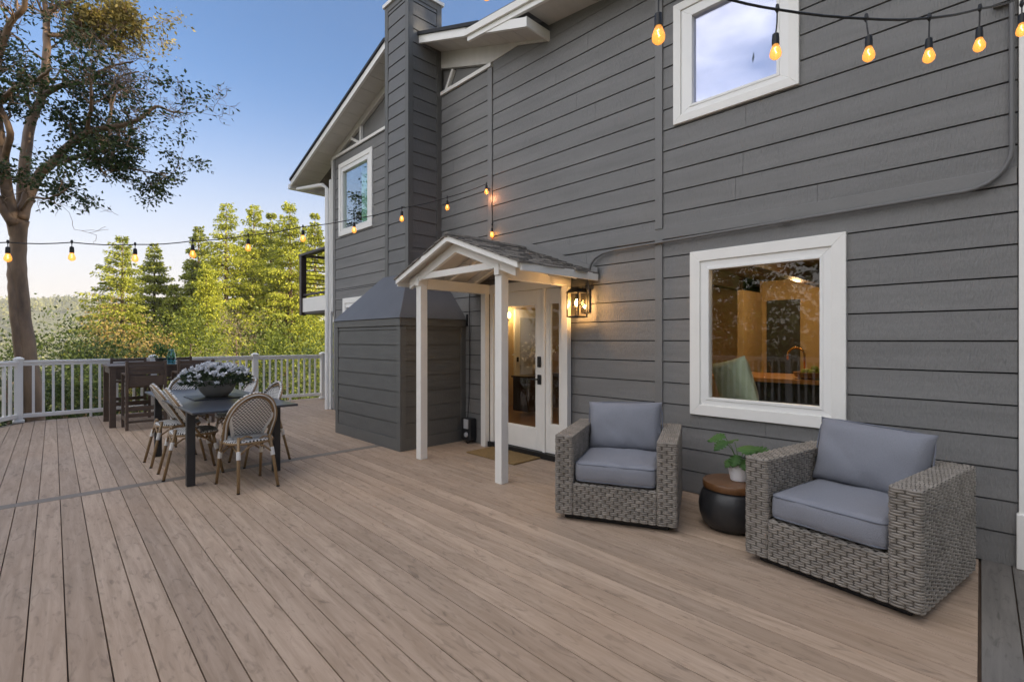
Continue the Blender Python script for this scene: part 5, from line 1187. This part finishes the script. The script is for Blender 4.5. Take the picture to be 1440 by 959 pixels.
limb([(30, 312, D0), (40, 280, D0 + .1), (56, 248, D0 + .2), (74, 232, D0 + .2), (92, 212, D0 + .2), (122, 190, D0 + .2), (150, 183, D0 + .2), (176, 178, D0 + .3), (198, 170, D0 + .3), (219, 153, D0 + .3), (240, 160, D0 + .3), (262, 163, D0 + .3)], .10, .012, 14, .55)
limb([(92, 230, D0 + .2), (108, 224, D0 + .4), (128, 219, D0 + .6), (150, 215, D0 + .8), (164, 232, D0 + .9), (200, 244, D0 + 1), (236, 248, D0 + 1.1)], .05, .01, 12, 1.5)
limb([(28, 330, D0), (34, 250, D0 + .3), (42, 180, D0 + .5), (58, 140, D0 + .6), (66, 80, D0 + .6), (66, 30, D0 + .7), (80, 12, D0 + .7), (106, 2, D0 + .8), (120, -30, D0 + .9)], .10, .03, 14, 1.0)
limb([(66, 52, D0 + .6), (94, 54, D0 + .8), (120, 54, D0 + 1), (142, 52, D0 + 1.1), (158, 42, D0 + 1.2)], .05, .02, 12, .9, 1)
limb([(94, 52, D0 + .8), (102, 35, D0 + .9), (118, 28, D0 + 1), (140, 20, D0 + 1.1), (165, 14, D0 + 1.1)], .03, .012, 10, .8, 1)
limb([(58, 140, D0 + .6), (90, 122, D0 + .5), (118, 120, D0 + .4), (138, 106, D0 + .3), (158, 96, D0 + .3), (188, 90, D0 + .3)], .055, .014, 13, .6)
limb([(150, 183, D0 + .2), (156, 160, D0 + .4), (162, 130, D0 + .6), (172, 110, D0 + .8), (196, 104, D0 + .9)], .035, .012, 11, .35)
limb([(122, 190, D0 + .2), (128, 150, D0 - .2), (128, 120, D0 - .4), (118, 100, D0 - .6)], .035, .015, 8, .8)
limb([(30, 300, D0), (44, 282, D0 - .4), (70, 282, D0 - .7), (96, 268, D0 - .9)], .03, .01, 7, 1.2)
limb([(20, 320, D0 - .1), (-20, 260, D0 - .3), (-60, 210, D0 - .3), (-110, 150, D0 - .3)], .09, .03, 12, 1.2)
limb([(-14, 120, D0 - .4), (-50, 60, D0 - .5), (-80, 0, D0 - .5), (-100, -60, D0 - .6)], .05, .02, 8, 1.0)
limb([(66, 30, D0 + .7), (60, -30, D0 + .6), (70, -100, D0 + .6), (110, -150, D0 + .6)], .05, .02, 8, 1)
limbs.build('trunk', 'bark', md, smooth=True)
P_, D_, S_ = [], [], []; Pg, Dg, Sg = [], [], []
for p, lf, sunny in tips:
    cl = math.sin(p.x * 2.1 + 1) * math.sin(p.y * 1.7) + math.sin(p.z * 2.3 + p.x) * .7 + random.gauss(0, .35)
    vx_ = p.x * RX + p.y * RY; vd_ = p.x * FX + p.y * FY; ppx = 720 + CAM_F * vx_ / vd_; ppy = 481 - CAM_F * (p.z - CAM_H) / vd_
    low = ppy > 292 - .25 * max(0, 40 - ppx) or (ppx < 62 and ppy > 262)          # bare lower stems
    k_ = 0 if cl < -.32 or low else int(random.uniform(5, 13) * lf * (.55 if ppx > 140 and ppy < 190 else .6 if ppy < 150 else 1) + random.random())
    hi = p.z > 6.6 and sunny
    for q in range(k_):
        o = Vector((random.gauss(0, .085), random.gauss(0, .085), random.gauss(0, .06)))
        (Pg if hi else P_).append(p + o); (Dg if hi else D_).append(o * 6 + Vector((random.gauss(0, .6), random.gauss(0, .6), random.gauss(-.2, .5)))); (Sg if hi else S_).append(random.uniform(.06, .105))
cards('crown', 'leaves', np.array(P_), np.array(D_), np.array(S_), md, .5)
if Pg: cards('sunny_foliage', 'goldleaf', np.array(Pg), np.array(Dg), np.array(Sg), md, .5)  # golden copy of the leaf colour stands in for sun on the top

# ------------------------------------------------------------------ far hill with its woods
def hz(u, v): return 0
hm = MB(); nu, nv = 70, 16; hv = []
def hill_pt(i, j):
    px = -420 + i * 14; d = 420 + j * 40; s = j / (nv - 1)
    prof = 1 - .25 * ((px - 60) / 260) ** 2 + .06 * math.sin(px * .021) + .03 * math.sin(px * .06 + 1)
    p = at(px, 481, d); p.z = -30 + (96 * max(.35, prof)) * (math.sin(min(1, s * 1.25) * math.pi / 2) ** 1.4) + 2.5 * math.sin(px * .09 + j * 1.3) * s
    return p
for j in range(nv):
    for i in range(nu): hv.append(hill_pt(i, j))
hm.add(hv, [(j * nu + i, j * nu + i + 1, (j + 1) * nu + i + 1, (j + 1) * nu + i) for j in range(nv - 1) for i in range(nu - 1)])
M_['hill'] = mat('dry_hill_grass', (.12, .12, .04), .95, .3, .02)
tag(hm.build('hill', 'hill', smooth=True), kind='structure')
P_, D_, S_ = [], [], []
for k_ in range(5200):
    i, j = random.uniform(0, nu - 2), random.random() ** .8 * (nv - 2); a = hill_pt(i, j)
    if math.sin(i * .55 + j * .9) + math.sin(i * .21 - j * .5) < -.75 and random.random() < .8: continue
    s = random.uniform(2.5, 5.5)
    for q in range(9):
        o = Vector((random.gauss(0, s * .4), random.gauss(0, s * .4), random.gauss(s * .5, s * .35))); P_.append(a + o); D_.append(Vector((random.gauss(0, 1), random.gauss(0, 1), random.gauss(.4, .8)))); S_.append(s * random.uniform(.6, 1.1))
M_['wood'] = leaf_mat('far_wood', (.08, .10, .025), (.22, .22, .06), .01, .2)
o = cards('far_woods', 'wood', np.array(P_), np.array(D_), np.array(S_), None, .8, loc=(0, 0, 0)); tag(o, 'woods covering the distant hill at the left', 'woods', kind='stuff')
# ------------------------------------------------------------------ thin evening haze
hb = MB(); hb.box(-1600, -700, -34, 1600, 1500, 82); ho = hb.build('haze', 'ground', loc=(0, 0, 0))
hm_ = bpy.data.materials.new('haze_air'); hm_.use_nodes = True; n_ = hm_.node_tree.nodes; n_.remove(n_['Principled BSDF'])
pv = n_.new('ShaderNodeVolumePrincipled'); pv.inputs['Color'].default_value = (.93, .95, 1, 1); pv.inputs['Density'].default_value = .00032; pv.inputs['Anisotropy'].default_value = .2
hm_.node_tree.links.new(pv.outputs[0], n_['Material Output'].inputs['Volume']); ho.data.materials.clear(); ho.data.materials.append(hm_)
tag(ho, kind='stuff', label='thin evening haze in the air over the valley')
